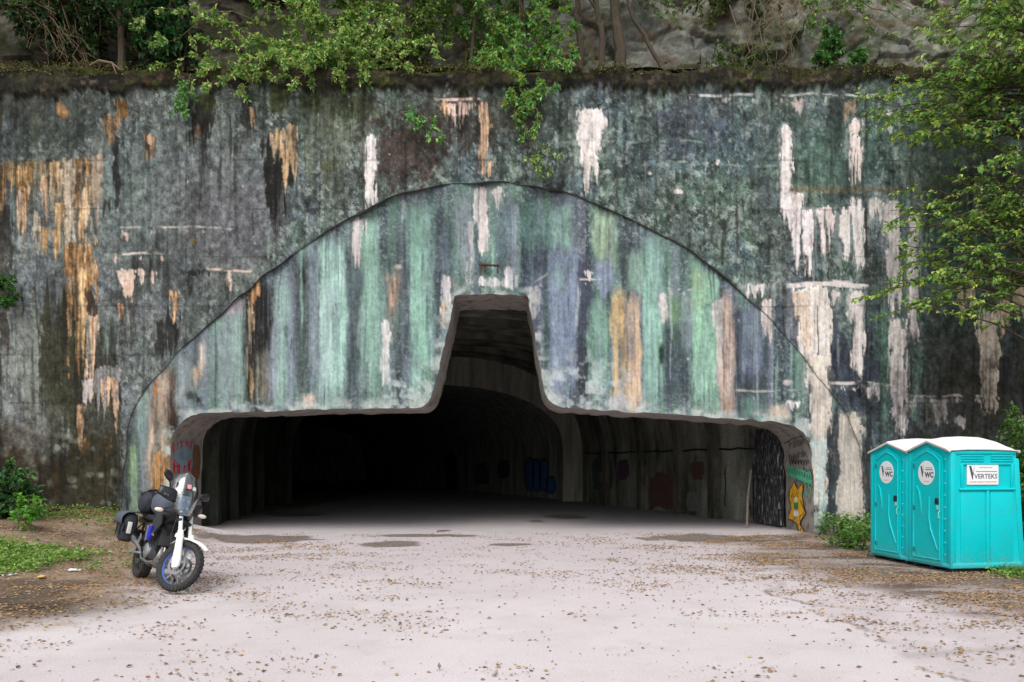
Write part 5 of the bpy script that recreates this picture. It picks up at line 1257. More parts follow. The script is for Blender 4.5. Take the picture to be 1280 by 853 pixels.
# ------------------------------------------------------------------ fallen leaves
rng = np.random.default_rng(200)
n = 520000
qx = rng.uniform(-10.3, 10.3, n).astype(np.float32); qy = (5.2 + 15.3 * rng.random(n) ** 1.0).astype(np.float32)
Lq, Rq = soil_mask(qx, qy)
band = np.exp(-((qx - np.interp(qy, [6, 9, 12, 15, 18], [5.6, 4.6, 3.9, 3.6, 4.6])) / 1.5) ** 2)
clump = sst(.44, .66, fbm(qx / .9, qy / .6, 210, 5, .62))
strip_ = sst(.5, .7, fbm(qx / 1.6, qy / .5, 215, 4))
dens = 1.3 * (.008 + .10 * clump * clump + .06 * strip_ * clump + Lq * (.10 + .25 * clump) + Rq * (.05 + .42 * clump * strip_ + .12 * clump) + band * (.03 + .22 * clump) + .12 * clump * np.exp(-((qx + 6.4) / 2.2) ** 2 - ((qy - 15.5) / 2.2) ** 2) + .10 * clump * sst(14, 17, qy) * (np.abs(qx) > 3.2) + Rq * (.34 * clump + .75 * strip_ * clump) + .22 * clump * np.exp(-((qx + 4.9) / 1.3) ** 2 - ((qy - 11.5) / 4) ** 2))
dens *= sst(20.2, 18.6, qy) * (.45 + .55 * sst(6, 11, qy))
keep = rng.random(n) < dens
qx, qy = qx[keep], qy[keep]
ii = np.clip(np.searchsorted(gy, qy) - 1, 0, len(gy) - 2); jj = np.clip(np.searchsorted(gx, qx) - 1, 0, len(gx) - 2)
qz = np.maximum(np.maximum(GZv[ii, jj], GZv[ii + 1, jj + 1]), np.maximum(GZv[ii + 1, jj], GZv[ii, jj + 1])) + .004 + rng.random(len(qx)) * .012
dv3 = rng.normal(0, 1, (len(qx), 3)); dv3[:, 2] *= .06; dv3[:, 2] += .01
lsz = np.where(rng.random(len(qx)) < .6, .022, .05)[:, None]
lo = leaf_mesh('leaf_litter', np.stack([qx, qy, qz], -1), dv3, lsz, [(146, 118, 90), (118, 90, 66), (164, 138, 106), (92, 72, 58), (158, 134, 92), (136, 100, 72), (124, 110, 96)], None, LITTER, width=.5, flat=.95, fold=.05, rng=rng)
lo['kind'] = 'stuff'; lo['label'] = 'dry brown and yellow leaves strewn over the concrete apron and soil'
# a stick and scraps of litter on the left
m = MB(); P_ = [Vector((*gpt(60, 676), 0)), Vector((*gpt(100, 671), 0)), Vector((*gpt(150, 665), 0))]
for v in P_: v.z = gz(v.x, v.y) + .04
m.tube(P_, [.03, .04, .025], 7); tag(m.build('fallen_stick', BARK), 'long dark stick lying in the leaves below the wall at the left', 'stick')
SCR = mat('white_plastic', lin((214, 214, 216)), .5, var=.1)
for k, (px, py, lb_) in enumerate(((92, 719, 'crumpled white plastic scrap on the soil beside the bright green weeds'), (12, 726, 'flat pale scrap of litter at the very left edge of the ground'), (52, 729, 'yellowed scrap of paper on the dark soil patch at the left'))):
    x, y = gpt(px, py); z = gz(x, y) + .01; mm_ = MB(); rr = random.Random(k)
    mm_.sheet([[(-.09 + .06 * i + rr.uniform(-.012, .012), -.05 + .05 * j, rr.uniform(0, .035)) for i in range(4)] for j in range(3)])
    o = mm_.build('litter_scrap', SCR if k < 2 else mat('old_paper', lin((196, 160, 96)), .8), smooth=False); o.location = (x, y, z); o.rotation_euler = (0, 0, k * 1.1); tag(o, lb_, 'litter', 'scraps of litter on the left soil')
# ------------------------------------------------------------------ lettering
def letters(name, body, size, M, m_, parent, align='CENTER', ext=.0012, shear=0.0, bold=0.0):
    cu_ = bpy.data.curves.new(name, 'FONT'); cu_.body = body; cu_.size = size; cu_.align_x = align; cu_.align_y = 'CENTER'; cu_.extrude = ext; cu_.shear = shear; cu_.offset = bold; cu_.resolution_u = 3
    tmp = bpy.data.objects.new(name, cu_); COL.objects.link(tmp)
    bpy.context.view_layer.update()
    me = bpy.data.meshes.new_from_object(tmp.evaluated_get(bpy.context.evaluated_depsgraph_get()))
    bpy.data.objects.remove(tmp)
    me.transform(M); me.materials.clear(); me.materials.append(m_)
    o = bpy.data.objects.new(name, me); COL.objects.link(o); o.parent = parent
    return o

# ------------------------------------------------------------------ portable toilets
def splash(m):
    """dried mud thrown up from the ground onto the lower part"""
    nt = m.node_tree; N = nt.nodes; L = nt.links; b = N['Principled BSDF']; src = b.inputs['Base Color'].links[0].from_socket
    tc = N.new('ShaderNodeTexCoord'); sp = N.new('ShaderNodeSeparateXYZ'); L.new(tc.outputs['Object'], sp.inputs[0])
    mr = N.new('ShaderNodeMapRange'); mr.inputs['From Min'].default_value = .05; mr.inputs['From Max'].default_value = .6; mr.inputs['To Min'].default_value = .62; mr.inputs['To Max'].default_value = .30; L.new(sp.outputs['Z'], mr.inputs['Value'])
    nz = N.new('ShaderNodeTexNoise'); nz.inputs['Scale'].default_value = 22; nz.inputs['Detail'].default_value = 8; nz.inputs['Roughness'].default_value = .7; L.new(tc.outputs['Object'], nz.inputs['Vector'])
    ad = N.new('ShaderNodeMath'); ad.operation = 'ADD'; L.new(mr.outputs[0], ad.inputs[0]); L.new(nz.outputs['Fac'], ad.inputs[1])
    r = N.new('ShaderNodeMapRange'); r.inputs['From Min'].default_value = .98; r.inputs['From Max'].default_value = 1.2; r.inputs['To Max'].default_value = .55; L.new(ad.outputs[0], r.inputs['Value'])
    mx = N.new('ShaderNodeMix'); mx.data_type = 'RGBA'; mx.inputs[7].default_value = (.20, .22, .19, 1); L.new(r.outputs[0], mx.inputs[0]); L.new(src, mx.inputs[6]); L.new(mx.outputs[2], b.inputs['Base Color'])
TEAL = mat('teal_plastic', (.0, .55, .60), .38, var=.08, scale=2.5, bump=.12, bscale=60, dirt=(.05, .36, .38), dirt_amt=.3, spec=.25)
TEAL2 = mat('teal_door_plastic', (.0, .53, .565), .36, var=.08, scale=2.5, bump=.12, bscale=60, dirt=(.05, .36, .38), dirt_amt=.3, spec=.25)
splash(TEAL); splash(TEAL2)
ROOFM = mat('white_roof_plastic', lin((232, 230, 226)), .5, var=.06, scale=3, dirt=lin((170, 168, 158)), dirt_amt=.35)
SKID = mat('dark_skid', (.02, .022, .024), .7)
SIGNW = mat('white_sign', lin((232, 234, 236)), .4, var=.03)
INK = mat('navy_ink', lin((62, 70, 96)), .5, var=.05); INKG = mat('green_ink', lin((70, 130, 120)), .5, var=.05); INKR = mat('red_ink', lin((190, 90, 90)), .5, var=.05)
BLK = mat('black_plastic', (.012, .012, .013), .45)
TW, TDp = 1.03, 1.27
def toilet(label, corner, rz):
    cxy = Vector((TDp / 2, TW / 2, 0)); Mz = Matrix.Rotation(rz, 4, 'Z')
    base = Vector(corner) + (Mz @ cxy)
    t_ = thing('portable_toilet', label, 'portable toilet', base, (0, 0, rz), 'portable toilets beside the wall')
    T0 = Matrix.Translation(-cxy)
    def mb(): m = MB(); m.M = T0; return m
    xb = lambda z: TDp - .12 * z / 1.95          # rear wall leans in
    # skid
    m = mb()
    for y in (.1, TW / 2, TW - .1): m.box((TDp / 2, y, .045), (TDp - .06, .09, .10), bev=.01)
    m.build('skid', SKID, t_)
    # shell
    m = mb()
    def ring(z, i=0): return [(0 + i, 0 + i, z), (xb(z) - i, 0 + i, z), (xb(z) - i, TW - i, z), (0 + i, TW - i, z)]
    m.loft([ring(.085), ring(.10, -.0), ring(1.2), ring(1.965)])
    m.prism([(0, 0, 1.965), (0, TW, 1.965), (0, TW / 2, 2.115)], (1.0, 0, 0))
    for (x, y) in ((.0, .0), (.0, TW)):           # corner posts
        s = 1 if y == 0 else -1
        m.box((.03, y + s * .03, 1.015), (.10, .10, 1.87), bev=.025)
        m.box((.005, y + s * .10, 1.015), (.035, .035, 1.84), bev=.012)
    m.box((TDp - .06, .02, .95), (.10, .07, 1.78), rot=(0, -.061, 0), bev=.025)
    m.box((TDp / 2, -.004, .13), (TDp - .02, .05, .09), bev=.02); m.box((.0, TW / 2, .125), (.05, TW, .07), bev=.02)
    m.box((TDp / 2 - .04, .004, 1.93), (TDp - .16, .05, .06), bev=.02)
    m.build('shell', TEAL, t_, angle=35)
    # moulded side wall (facing the camera)
    m = mb()
    for x0, x1 in ((.16, .585), (.69, 1.10)):
        for z in (1.875, 1.835, 1.795): m.box(((x0 + x1) / 2, -.004, z), (x1 - x0 - .02, .03, .022), bev=.01)
        m.box(((x0 + x1) / 2, -.002, .73), (x1 - x0, .026, 1.14), bev=.012, seg=3)
    m.box((.637, -.002, .73), (.055, .05, 1.2), bev=.02, seg=3)
    m.box((.63, -.008, 1.345), (1.0, .06, .045), bev=.02); m.box((.18, -.006, 1.55), (.05, .045, .40), bev=.02); m.box((1.07, -.006, 1.55), (.05, .045, .40), bev=.02); m.box((.63, -.006, 1.745), (.92, .035, .03), bev=.012)
    m.build('side_panel', TEAL, t_, angle=35)
    # roof
    rows = []
    for x, pk, ev in ((-.06, 2.135, 1.965), (-.02, 2.15, 1.975), (.25, 2.19, 1.985), (.55, 2.205, 1.985), (.82, 2.195, 1.98), (1.0, 2.15, 1.975), (1.10, 2.08, 1.97), (1.175, 1.985, 1.965), (1.20, 1.955, 1.955)):
        r = []
        for k in range(13):
            u = k / 12; y = -.045 + (TW + .09) * u; a = 1 - abs(2 * u - 1)
            w = min(1, max(0, (x + .06) / .5)); a2 = a * (1 - w) + w * math.sin(a * PI / 2) ** .8
            r.append((x, y, ev + (pk - ev) * a2))
        rows.append(r)
    rows.insert(0, [(x, y, z - .035) for x, y, z in rows[0]]); rows.append([(x, y, z - .03) for x, y, z in rows[-1]])
    m = mb(); m.sheet(rows); o = m.build('roof', ROOFM, t_, angle=35); md = o.modifiers.new('thickness', 'SOLIDIFY'); md.thickness = .022; md.offset = -1
    # door
    m = mb()
    y0, y1 = .165, TW - .125
    outl = [(-.008, y0, .13), (-.008, y1, .13), (-.008, y1, 1.84), (-.008, y1 - .10, 1.925), (-.008, TW / 2, 2.03), (-.008, y0 + .10, 1.925), (-.008, y0, 1.84)]
    m.prism(outl, (-.03, 0, 0)); d_ = m.build('door', TEAL2, t_, smooth=False)
    m = mb()
    inn = [(-.04, y0 + .05, .2), (-.04, y1 - .05, .2), (-.04, y1 - .05, 1.80), (-.04, TW / 2 + .16, 1.90), (-.04, TW / 2, 1.955), (-.04, TW / 2 - .16, 1.90), (-.04, y0 + .05, 1.80)]
    m.tube(inn + inn[:1], .014, 6, cap=False)
    m.tube([(-.042, .78, 1.38), (-.046, .71, 1.30), (-.046, .665, 1.12), (-.046, .655, .92)], [.008, .014, .016, .006], 6)
    m.tube([(-.042, .46, 1.22), (-.046, .46, .86), (-.046, .42, .68), (-.046, .26, .36)], [.012, .016, .018, .008], 6)
    m.build('moulding', TEAL, d_, angle=50)
    for z in (.32, 1.02, 1.72): m = mb(); m.box((-.045, y1 - .07, z), (.02, .05, .075), bev=.006); m.build('hinge', mat('dark_teal', (.01, .22, .26), .5), d_)
    m = mb(); m.box((-.048, .275, 1.145), (.03, .075, .10), bev=.012); m.build('lock', BLK, d_)
    m = mb(); m.box((-.045, .265, 1.04), (.025, .06, .075), bev=.01); m.tube([(-.045, .2, .99), (-.075, .2, .97), (-.075, .2, .88), (-.045, .2, .86)], .009, 6); m.build('handle', mat('pale_teal', (.12, .62, .56), .4), d_)
    rvm = mat('pale_rivet', lin((150, 214, 214)), .4)
    for k in range(9): m = mb(); m.box((-.02, .115, .3 + k * .19), (.012, .014, .02), bev=.004); m.build('rivet', rvm, t_)
    # round sign on the door
    zc = 1.60; yc = TW / 2 + .02
    def disc(m, ry, rz_, x, n=28): m.prism([(x, yc + ry * math.cos(2 * PI * k / n), zc + rz_ * math.sin(2 * PI * k / n)) for k in range(n)], (-.004, 0, 0))
    m = mb(); disc(m, .20, .20, -.038); sg = m.build('door_sign', SIGNW, d_, smooth=False)
    R_x = Matrix(((0, 0, -1, -.0435), (-1, 0, 0, 0), (0, 1, 0, 0), (0, 0, 0, 1)))   # text x -> -Y, y -> Z
    def door_text(nm, s, size, y, z, mm_, **k): letters(nm, s, size, T0 @ Matrix.Translation((0, y, z)) @ R_x, mm_, sg, **k)
    door_text('lettering', 'WC', .12, yc - .075, zc - .035, INK, bold=.004)
    def vlogo(m, f, s):
        m.prism([f(-.5 * s, .9 * s), f(-.22 * s, .9 * s), f(.05 * s, .0), f(.02 * s, -.75 * s), f(-.08 * s, -.75 * s)], NV)
        m.prism([f(.02 * s, -.35 * s), f(.12 * s, -.1 * s), f(.22 * s, 1.0 * s), f(.16 * s, .6 * s)], NV)
    NV = (-.002, 0, 0)
    m = mb(); vlogo(m, lambda a, b: (-.043, yc + .085 - a, zc + .015 + b), .11); m.build('logo', INK, sg, smooth=False)
    m = mb(); m.box((-.044, yc - .07, zc + .055), (.002, .19, .012)); m.build('sign_line', INKG, sg, smooth=False)
    m = mb()
    for k in range(6): m.box((-.044, yc - .005 - k * .025, zc + .085), (.002, .017, .010))
    m.build('small_print', INKG, sg, smooth=False); m = mb()
    for k in range(6): m.box((-.044, yc + .06 - k * .024, zc - .14), (.002, .015, .008))
    m.build('small_print', INKR, sg, smooth=False)
    # rectangular sign on the side wall
    m = mb(); m.box((.545, -.012, 1.575), (.56, .012, .315), bev=.003); sg2 = m.build('side_sign', SIGNW, t_, smooth=False)
    R_y = Matrix(((1, 0, 0, 0), (0, 0, -1, -.0190), (0, 1, 0, 0), (0, 0, 0, 1)))
    letters('lettering', 'VERTEKS', .105, T0 @ Matrix.Translation((.60, 0, 1.548)) @ R_y, INK, sg2, bold=.001)
    NV = (0, -.002, 0)
    m = mb(); vlogo(m, lambda a, b: (.365 + a, -.0185, 1.60 + b), .13); m.build('logo', INK, sg2, smooth=False)
    m = mb(); m.box((.61, -.0195, 1.628), (.38, .002, .010)); m.build('sign_line', INKG, sg2, smooth=False)
    m = mb()
    for k in range(9): m.box((.49 + k * .026, -.0195, 1.69), (.018, .002, .009))
    m.build('small_print', INKG, sg2, smooth=False)
    m = mb()
    for k in range(15): m.box((.315 + k * .033, -.0195, 1.462), (.026 if k % 4 else .017, .002, .012))
    m.build('small_print', INKR, sg2, smooth=False)
    return t_
RZ = math.radians(9.03)
c0 = Vector((6.96, 12.62, 0)); c1 = c0 + Matrix.Rotation(RZ, 3, 'Z') @ Vector((0, TW + .03, 0))
zt = max(gz(7.1, 12.87), gz(8.2, 13.0)) - .01
c0.z = c1.z = -.03
toilet('turquoise portable toilet with white roof, the nearer one with a white side sign', c0, RZ)
toilet('turquoise portable toilet with white roof, the farther one, partly hidden by its twin', c1, RZ)

# ------------------------------------------------------------------ the motorcycle
RUB = mat('tyre_rubber', (.022, .022, .024), .85, var=.25, scale=20, bump=.3, dirt=(.10, .09, .08), dirt_amt=.5)
RIMB = mat('blue_rim', lin((92, 128, 214)), .3, metal=.1, var=.1)
ALU = mat('brushed_aluminium', (.52, .53, .55), .35, metal=.9, var=.1)
STEEL = mat('steel', (.36, .36, .37), .3, metal=1.0, var=.1)
WHP = mat('white_plastic_guard', lin((236, 238, 236)), .35, var=.04, dirt=lin((160, 150, 138)), dirt_amt=.25)
BKP = mat('black_bodywork', (.014, .015, .018), .35, var=.1)
BKM = mat('black_metal', (.02, .02, .022), .5, metal=.4, var=.2)
ENG = mat('engine_metal', (.055, .055, .06), .5, metal=.5, var=.3, scale=15)
BLUEP = mat('blue_panel', lin((24, 24, 190)), .3, var=.08)
GREYP = mat('grey_panel', lin((110, 118, 134)), .45, var=.1)
FAB = mat('dark_bag_fabric', lin((40, 44, 54)), .75, var=.25, scale=9, bump=.6, bscale=14)
FABG = mat('grey_bag_fabric', lin((78, 84, 98)), .75, var=.25, scale=9, bump=.6, bscale=14)
SEATM = mat('seat_vinyl', (.016, .016, .018), .6)
REFL = mat('pale_reflector', lin((214, 214, 216)), .4)
LENS = mat('clear_lens', lin((222, 214, 204)), .15)
GLASS = bpy.data.materials.new('windscreen_plastic'); nt, b = nodes_of(GLASS)
b.inputs['Base Color'].default_value = (.30, .34, .38, 1); b.inputs['Roughness'].default_value = .12; b.inputs['Transmission Weight'].default_value = .35; b.inputs['IOR'].default_value = 1.2; b.inputs['Alpha'].default_value = .26
_n = nt.nodes.new('ShaderNodeTexNoise'); _n.inputs['Scale'].default_value = 9; _r = nt.nodes.new('ShaderNodeMapRange'); _r.inputs['To Min'].default_value = .08; _r.inputs['To Max'].default_value = .25
nt.links.new(_n.outputs['Fac'], _r.inputs['Value']); nt.links.new(_r.outputs[0], b.inputs['Roughness'])
_t = nt.nodes.new('ShaderNodeBsdfTransparent'); _t.inputs['Color'].default_value = (.80, .84, .88, 1)
_g = nt.nodes.new('ShaderNodeBsdfGlossy'); _g.inputs['Roughness'].default_value = .12
_f = nt.nodes.new('ShaderNodeLayerWeight'); _f.inputs['Blend'].default_value = .42
_m = nt.nodes.new('ShaderNodeMixShader'); nt.links.new(_f.outputs['Facing'], _m.inputs[0]); nt.links.new(_t.outputs[0], _m.inputs[1]); nt.links.new(_g.outputs[0], _m.inputs[2]); nt.links.new(_m.outputs[0], nt.nodes['Material Output'].inputs['Surface'])
HLG = mat('headlight_glass', lin((150, 160, 172)), .08, var=.2, coat=.6)
STICK = mat('pink_sticker', lin((226, 150, 166)), .5)
bx_, by_ = -5.50, 11.75
HEAD = math.atan2(-1.235, 1.01)
bike = thing('motorcycle', 'dusty adventure motorcycle with white fork guards and blue wheel rims leaning on its stand', 'motorcycle', (bx_, by_, gz(bx_, by_) - .01), (math.radians(-12), 0, HEAD))
RW, FW, WB = .325, .345, 1.595
AX = Vector((WB, 0, FW)); RK = math.radians(27)
SP = Vector((WB - .07 - .0, 0, FW))               # a point on the steering axis (trail offset)
sdir = Vector((-math.sin(RK), 0, math.cos(RK)))
MS = Matrix.Translation(SP) @ Matrix.Rotation(math.radians(34), 4, sdir) @ Matrix.Translation(-SP)
def fm(): m = MB(); m.M = MS.copy(); return m
def ax(s, off=0.0, y=0.0): # point s metres up the fork from the axle
    return AX + sdir * s + Vector((off * math.cos(RK), 0, off * math.sin(RK))) + Vector((0, y, 0))
def wheel(c, R, tr, tw, rimr, M, name, discs, rim_m):
    T_ = Matrix.Translation(c)
    m = MB(); m.M = M.copy()
    prof_ = []
    for k in range(14):
        w = -PI / 2 - 2.55 + 5.1 * k / 13 + PI / 2
        prof_.append((R - tr + math.cos(w) * tr, math.sin(w) * tw))
    m.lathe(prof_, 48, 'y', T_, closed=True)
    nk = 38
    for k in range(nk):
        for j, y in enumerate((-.72, -.25, .25, .72)):
            w = 2 * PI * (k + (.5 if j in (1, 2) else 0)) / nk
            lift = -(.010 if abs(y) > .5 else .0) * (tw / .05)
            rr = R + lift - .004
            m.add([], [])
            B = Matrix.Rotation(-w, 4, 'Y') @ Matrix.Translation((rr, y * tw, 0))
            b_ = MB(); b_.box((0, 0, 0), (.022, tw * .36, .030), rot=(0, 0, y * .5), bev=.003, seg=1)
            m.add(b_.v, b_.f, T_ @ B)
    wt = thing_part(name)
    o = m.build('tyre', RUB, wt)
    m = MB(); m.M = M.copy(); m.lathe([(rimr - .012, -.030), (rimr + .008, -.036), (rimr + .012, -.030), (rimr - .004, -.02), (rimr - .018, 0), (rimr - .004, .02), (rimr + .012, .030), (rimr + .008, .036), (rimr - .012, .030), (rimr - .026, 0)], 48, 'y', T_, closed=True)
    m.build('rim', rim_m, wt)
    m = MB(); m.M = M.copy()
    for k in range(32):
        w = 2 * PI * k / 32; s = 1 if k % 2 else -1; w2 = w + (.55 if (k // 2) % 2 else -.55)
        m.tube([T_ @ Vector((.04 * math.cos(w2), s * .05, .04 * math.sin(w2))), T_ @ Vector(((rimr - .014) * math.cos(w), s * .008, (rimr - .014) * math.sin(w)))], .0028, 5)
    m.build('spokes', STEEL, wt)
    m = MB(); m.M = M.copy(); m.lathe([(.02, -.085), (.03, -.08), (.05, -.055), (.048, -.045), (.026, -.03), (.026, .03), (.048, .045), (.05, .055), (.03, .08), (.02, .085)], 20, 'y', T_); m.build('hub', BKM, wt)
    for y, r in discs:
        m = MB(); m.M = M.copy(); m.lathe([(r * .72, y - .002), (r, y - .002), (r, y + .002), (r * .72, y + .002)], 36, 'y', T_, closed=True)
        for k in range(5):
            w = 2 * PI * k / 5; m.tube([T_ @ Vector((.045 * math.cos(w), y, .045 * math.sin(w))), T_ @ Vector((r * .76 * math.cos(w + .3), y, r * .76 * math.sin(w + .3)))], .007, 5)
        m.build('brake_disc', STEEL, wt)
    return wt
def thing_part(name):
    o = bpy.data.objects.new(name, None); COL.objects.link(o); o.parent = bike; o.empty_display_size = .1; return o
wheel(AX, FW, .048, .050, .272, MS, 'front_wheel', ((-.07, .135), (.07, .135)), RIMB)
wheel(Vector((0, 0, RW)), RW, .062, .075, .245, Matrix.Identity(4), 'rear_wheel', ((-.085, .115),), RIMB)
# fork
for s in (-1, 1):
    y = s * .105
    m = fm(); m.tube([ax(.34, .055, y), ax(.80, .055, y)], .027, 14); m.tube([ax(.02, .02, y), ax(.36, .055, y)], .022, 12); f_ = m.build('fork_leg', WHP if False else mat('white_fork_tube', lin((216, 226, 222)), .35), bike)
    m = fm()
    secs = []
    for t, w0, d0, dx in ((-.065, .030, .030, .0), (-.04, .052, .042, .005), (.06, .055, .045, .015), (.22, .046, .042, .035), (.38, .040, .040, .05), (.46, .036, .036, .055)):
        c = ax(t, dx + .012, y + s * .008); n_ = 14
        secs.append([c + Vector((math.cos(RK), 0, math.sin(RK))) * (w0 * 1.15 * math.cos(2 * PI * k / n_)) + Vector((0, d0 * math.sin(2 * PI * k / n_), 0)) for k in range(n_)])
    m.loft(secs); m.build('fork_guard', WHP, bike)
    m = fm(); m.box(ax(.07, -.045, y * .85), (.06, .04, .10), bev=.012); m.build('brake_caliper', ALU, bike)
m = fm(); m.box(ax(.78, .03, 0), (.10, .28, .05), rot=(0, -RK, 0), bev=.015); m.box(ax(.62, .03, 0), (.10, .28, .05), rot=(0, -RK, 0), bev=.015); m.tube([ax(.58, 0), ax(.84, 0)], .03, 12); m.build('triple_clamp', BKM, bike)
# front fender
m = fm(); rows = []
for k in range(15):
    a = math.radians(42 + 96 * k / 14); R0 = FW + .045 + .05 * max(0, (5 - k) / 5)
    w = .066 * (1 - .45 * max(0, (8 - k) / 8.0) ** 2) * (1 - .2 * max(0, (k - 11) / 3))
    c = AX + Vector((math.cos(a) * R0, 0, math.sin(a) * R0)); rad = Vector((math.cos(a), 0, math.sin(a)))
    rows.append([c + Vector((0, w * u, 0)) - rad * (.034 * abs(u) ** 2.2) for u in (-1, -.8, -.4, 0, .4, .8, 1)])
m.sheet(rows); m.build('front_fender', WHP, bike, solid=.006)
m = fm()
for s in (-1, 1): m.box(ax(.40, .03, s * .085), (.13, .04, .06), rot=(0, -RK + .5, 0), bev=.012)
m.build('fender_bracket', WHP, bike)
# steering parts
hb = ax(.90, -.02)
m = fm(); m.tube([hb + Vector((-.10, -.41, .05)), hb + Vector((-.07, -.28, .06)), hb + Vector((0, -.10, .0)), hb + Vector((0, .10, .0)), hb + Vector((-.07, .28, .06)), hb + Vector((-.10, .41, .05))], .012, 10); m.build('handlebar', BKM, bike)
for s in (-1, 1):
    m = fm(); m.tube([hb + Vector((-.10, s * .41, .05)), hb + Vector((-.08, s * .29, .06))], .018, 12); m.build('grip', SEATM, bike)
    m = fm(); rows = []
    for k in range(9):
        t = k / 8; x = -.06 + .13 * math.sin(t * 2.4); y = .455 - .30 * t; hh_ = .065 * math.sin(.5 + 2.3 * t) + .02
        rows.append([hb + Vector((x + .015 * u * u * -1, s * y, .055 + hh_ * u - .015 * t)) for u in (-1, -.5, 0, .5, 1)])
    m.sheet(rows); m.build('hand_guard', BKP, bike, solid=.007)
    m = fm(); m.tube([hb + Vector((-.07, s * .27, .06)), hb + Vector((-.06, s * .29, .16)), hb + Vector((-.07, s * .36, .25))], .007, 8); mi = m.build('mirror', BKM, bike)
    m = fm(); m.ell(hb + Vector((-.065, s * .40, .28)), (.028, .098, .055), rot=(s * .35, 0, 0), n=18, m=10, p=.8); m.build('mirror_housing', BKP, mi)
    m = fm(); m.tube([hb + Vector((-.05, s * .24, .05)), hb + Vector((.04, s * .30, .03)), hb + Vector((.03, s * .42, .02))], .007, 6); m.build('lever', ALU, bike)
# fairing tower, headlight, screen (fixed to the frame)
m = MB(); secs = []
for x, w, z0, z1 in ((1.02, .17, .80, 1.04), (1.16, .185, .86, 1.10), (1.28, .16, .92, 1.15), (1.36, .11, .98, 1.15), (1.40, .07, 1.0, 1.10)):
    n_ = 18; zc = (z0 + z1) / 2; h_ = (z1 - z0) / 2
    secs.append([(x, w * math.copysign(abs(math.cos(2 * PI * k / n_)) ** .7, math.cos(2 * PI * k / n_)), zc + h_ * math.copysign(abs(math.sin(2 * PI * k / n_)) ** .7, math.sin(2 * PI * k / n_))) for k in range(n_)])
m.loft(secs); m.build('front_cowl', BKP, bike)
m = MB(); rows = []
for k in range(7):
    t = k / 6; z = 1.01 + .26 * t; x = 1.425 - .075 * t; w = .062 + .035 * math.sin(t * PI * .8)
    rows.append([(x - .03 * abs(u) ** 2, w * u, z) for u in (-1, -.66, -.33, 0, .33, .66, 1)])
m.sheet(rows); hl_ = m.build('headlight', HLG, bike, solid=.02)
for y, z in ((-.035, 1.20), (.035, 1.20), (-.032, 1.10), (.032, 1.10)):
    m = MB(); m.lathe([(.001, .012), (.02, .008), (.025, -.004), (.027, -.012)], 16, 'x', Matrix.Translation((1.425 - .075 * (z - 1.01) / .26 + .012, y, z))); m.build('lamp', mat('lamp_reflector', (.75, .78, .8), .1, metal=.6), hl_)
m = MB(); rows = []
for k in range(11):
    t = k / 10; z = 1.02 + .60 * t; x = 1.45 - .06 * t - .17 * t * t; w = (.105 + .075 * math.sin(min(t * 1.5, 1) * PI * .5)) * (1 - .30 * max(0, t - .55) / .45 - .55 * max(0, t - .9) / .1)
    rows.append([(x - .10 * abs(u) ** 2.0, w * u, z - .03 * (abs(u) ** 2) * t) for u in (-1, -.8, -.6, -.4, -.2, 0, .2, .4, .6, .8, 1)])
m.sheet(rows); ws = m.build('windscreen', GLASS, bike, solid=.005)
m = MB(); m.box((1.385, -.0, 1.405), (.003, .055, .06), rot=(0, -.25, 0)); m.build('sticker', STICK, ws, smooth=False)
m = MB(); m.box((1.375, .072, 1.385), (.003, .05, .05), rot=(0, -.25, .3)); m.build('sticker', REFL, ws, smooth=False)
m = MB(); m.tube([(1.30, -.07, 1.05), (1.25, -.06, 1.42)], .010, 8); m.tube([(1.30, .07, 1.05), (1.25, .06, 1.42)], .010, 8); m.box((1.22, 0, 1.32), (.03, .15, .10), rot=(0, -.3, 0), bev=.01); m.build('instrument_tower', BKM, bike)
for s in (-1, 1):
    m = MB(); m.tube([(1.24, s * .15, 1.02), (1.25, s * .24, 1.03)], .010, 8); i_ = m.build('indicator', BKP, bike)
    m = MB(); m.ell((1.26, s * .29, 1.035), (.028, .06, .03), n=16, m=8); m.build('indicator_lens', LENS, i_)
# tank, shrouds, seat, tail
m = MB(); m.ell((.86, 0, .93), (.30, .20, .19), rot=(0, .22, 0), n=24, m=14, p=.8); m.build('fuel_tank', BKP, bike)
m = MB(); m.ell((.70, -.03, 1.11), (.26, .20, .16), rot=(0, .1, 0), n=24, m=12, p=.7); tb_ = m.build('tank_bag', FABG, bike)
m = MB(); m.tube([(.86, -.10, 1.17), (.92, -.0, 1.17), (.86, .10, 1.17)], .012, 6); m.build('reflective_strip', REFL, tb_)
for s in (-1, 1):
    m = MB(); m.prism([(1.17, s * .19, .98), (1.22, s * .20, .84), (1.08, s * .23, .70), (.92, s * .225, .74), (.90, s * .21, .92)], (0, s * .02, 0)); m.build('radiator_shroud', BKP, bike, smooth=False)
    m = MB(); m.prism([(.99, s * .235, .80), (.97, s * .24, .60), (.83, s * .235, .62), (.80, s * .225, .80)], (0, s * .02, 0)); m.build('side_cowl', BLUEP, bike, smooth=False)
    m = MB(); m.prism([(.81, s * .232, .80), (.84, s * .24, .60), (.74, s * .23, .58), (.66, s * .21, .80)], (0, s * .018, 0)); m.build('side_cowl', GREYP, bike, smooth=False)
    m = MB(); m.ell((1.10, s * .205, 1.035), (.045, .012, .022), n=14, m=8); m.build('badge', REFL, bike)
m = MB(); m.box((.30, 0, .90), (.80, .26, .09), rot=(0, .03, 0), bev=.035, seg=3); m.build('seat', SEATM, bike)
m = MB(); m.box((-.18, 0, .86), (.40, .18, .10), rot=(0, -.12, 0), bev=.03, seg=3); m.tube([(-.34, 0, .80), (-.46, 0, .58)], .02, 8); m.box((-.45, 0, .60), (.02, .18, .20), rot=(0, .35, 0), bev=.008); m.build('tail_unit', BKP, bike)
m = MB()
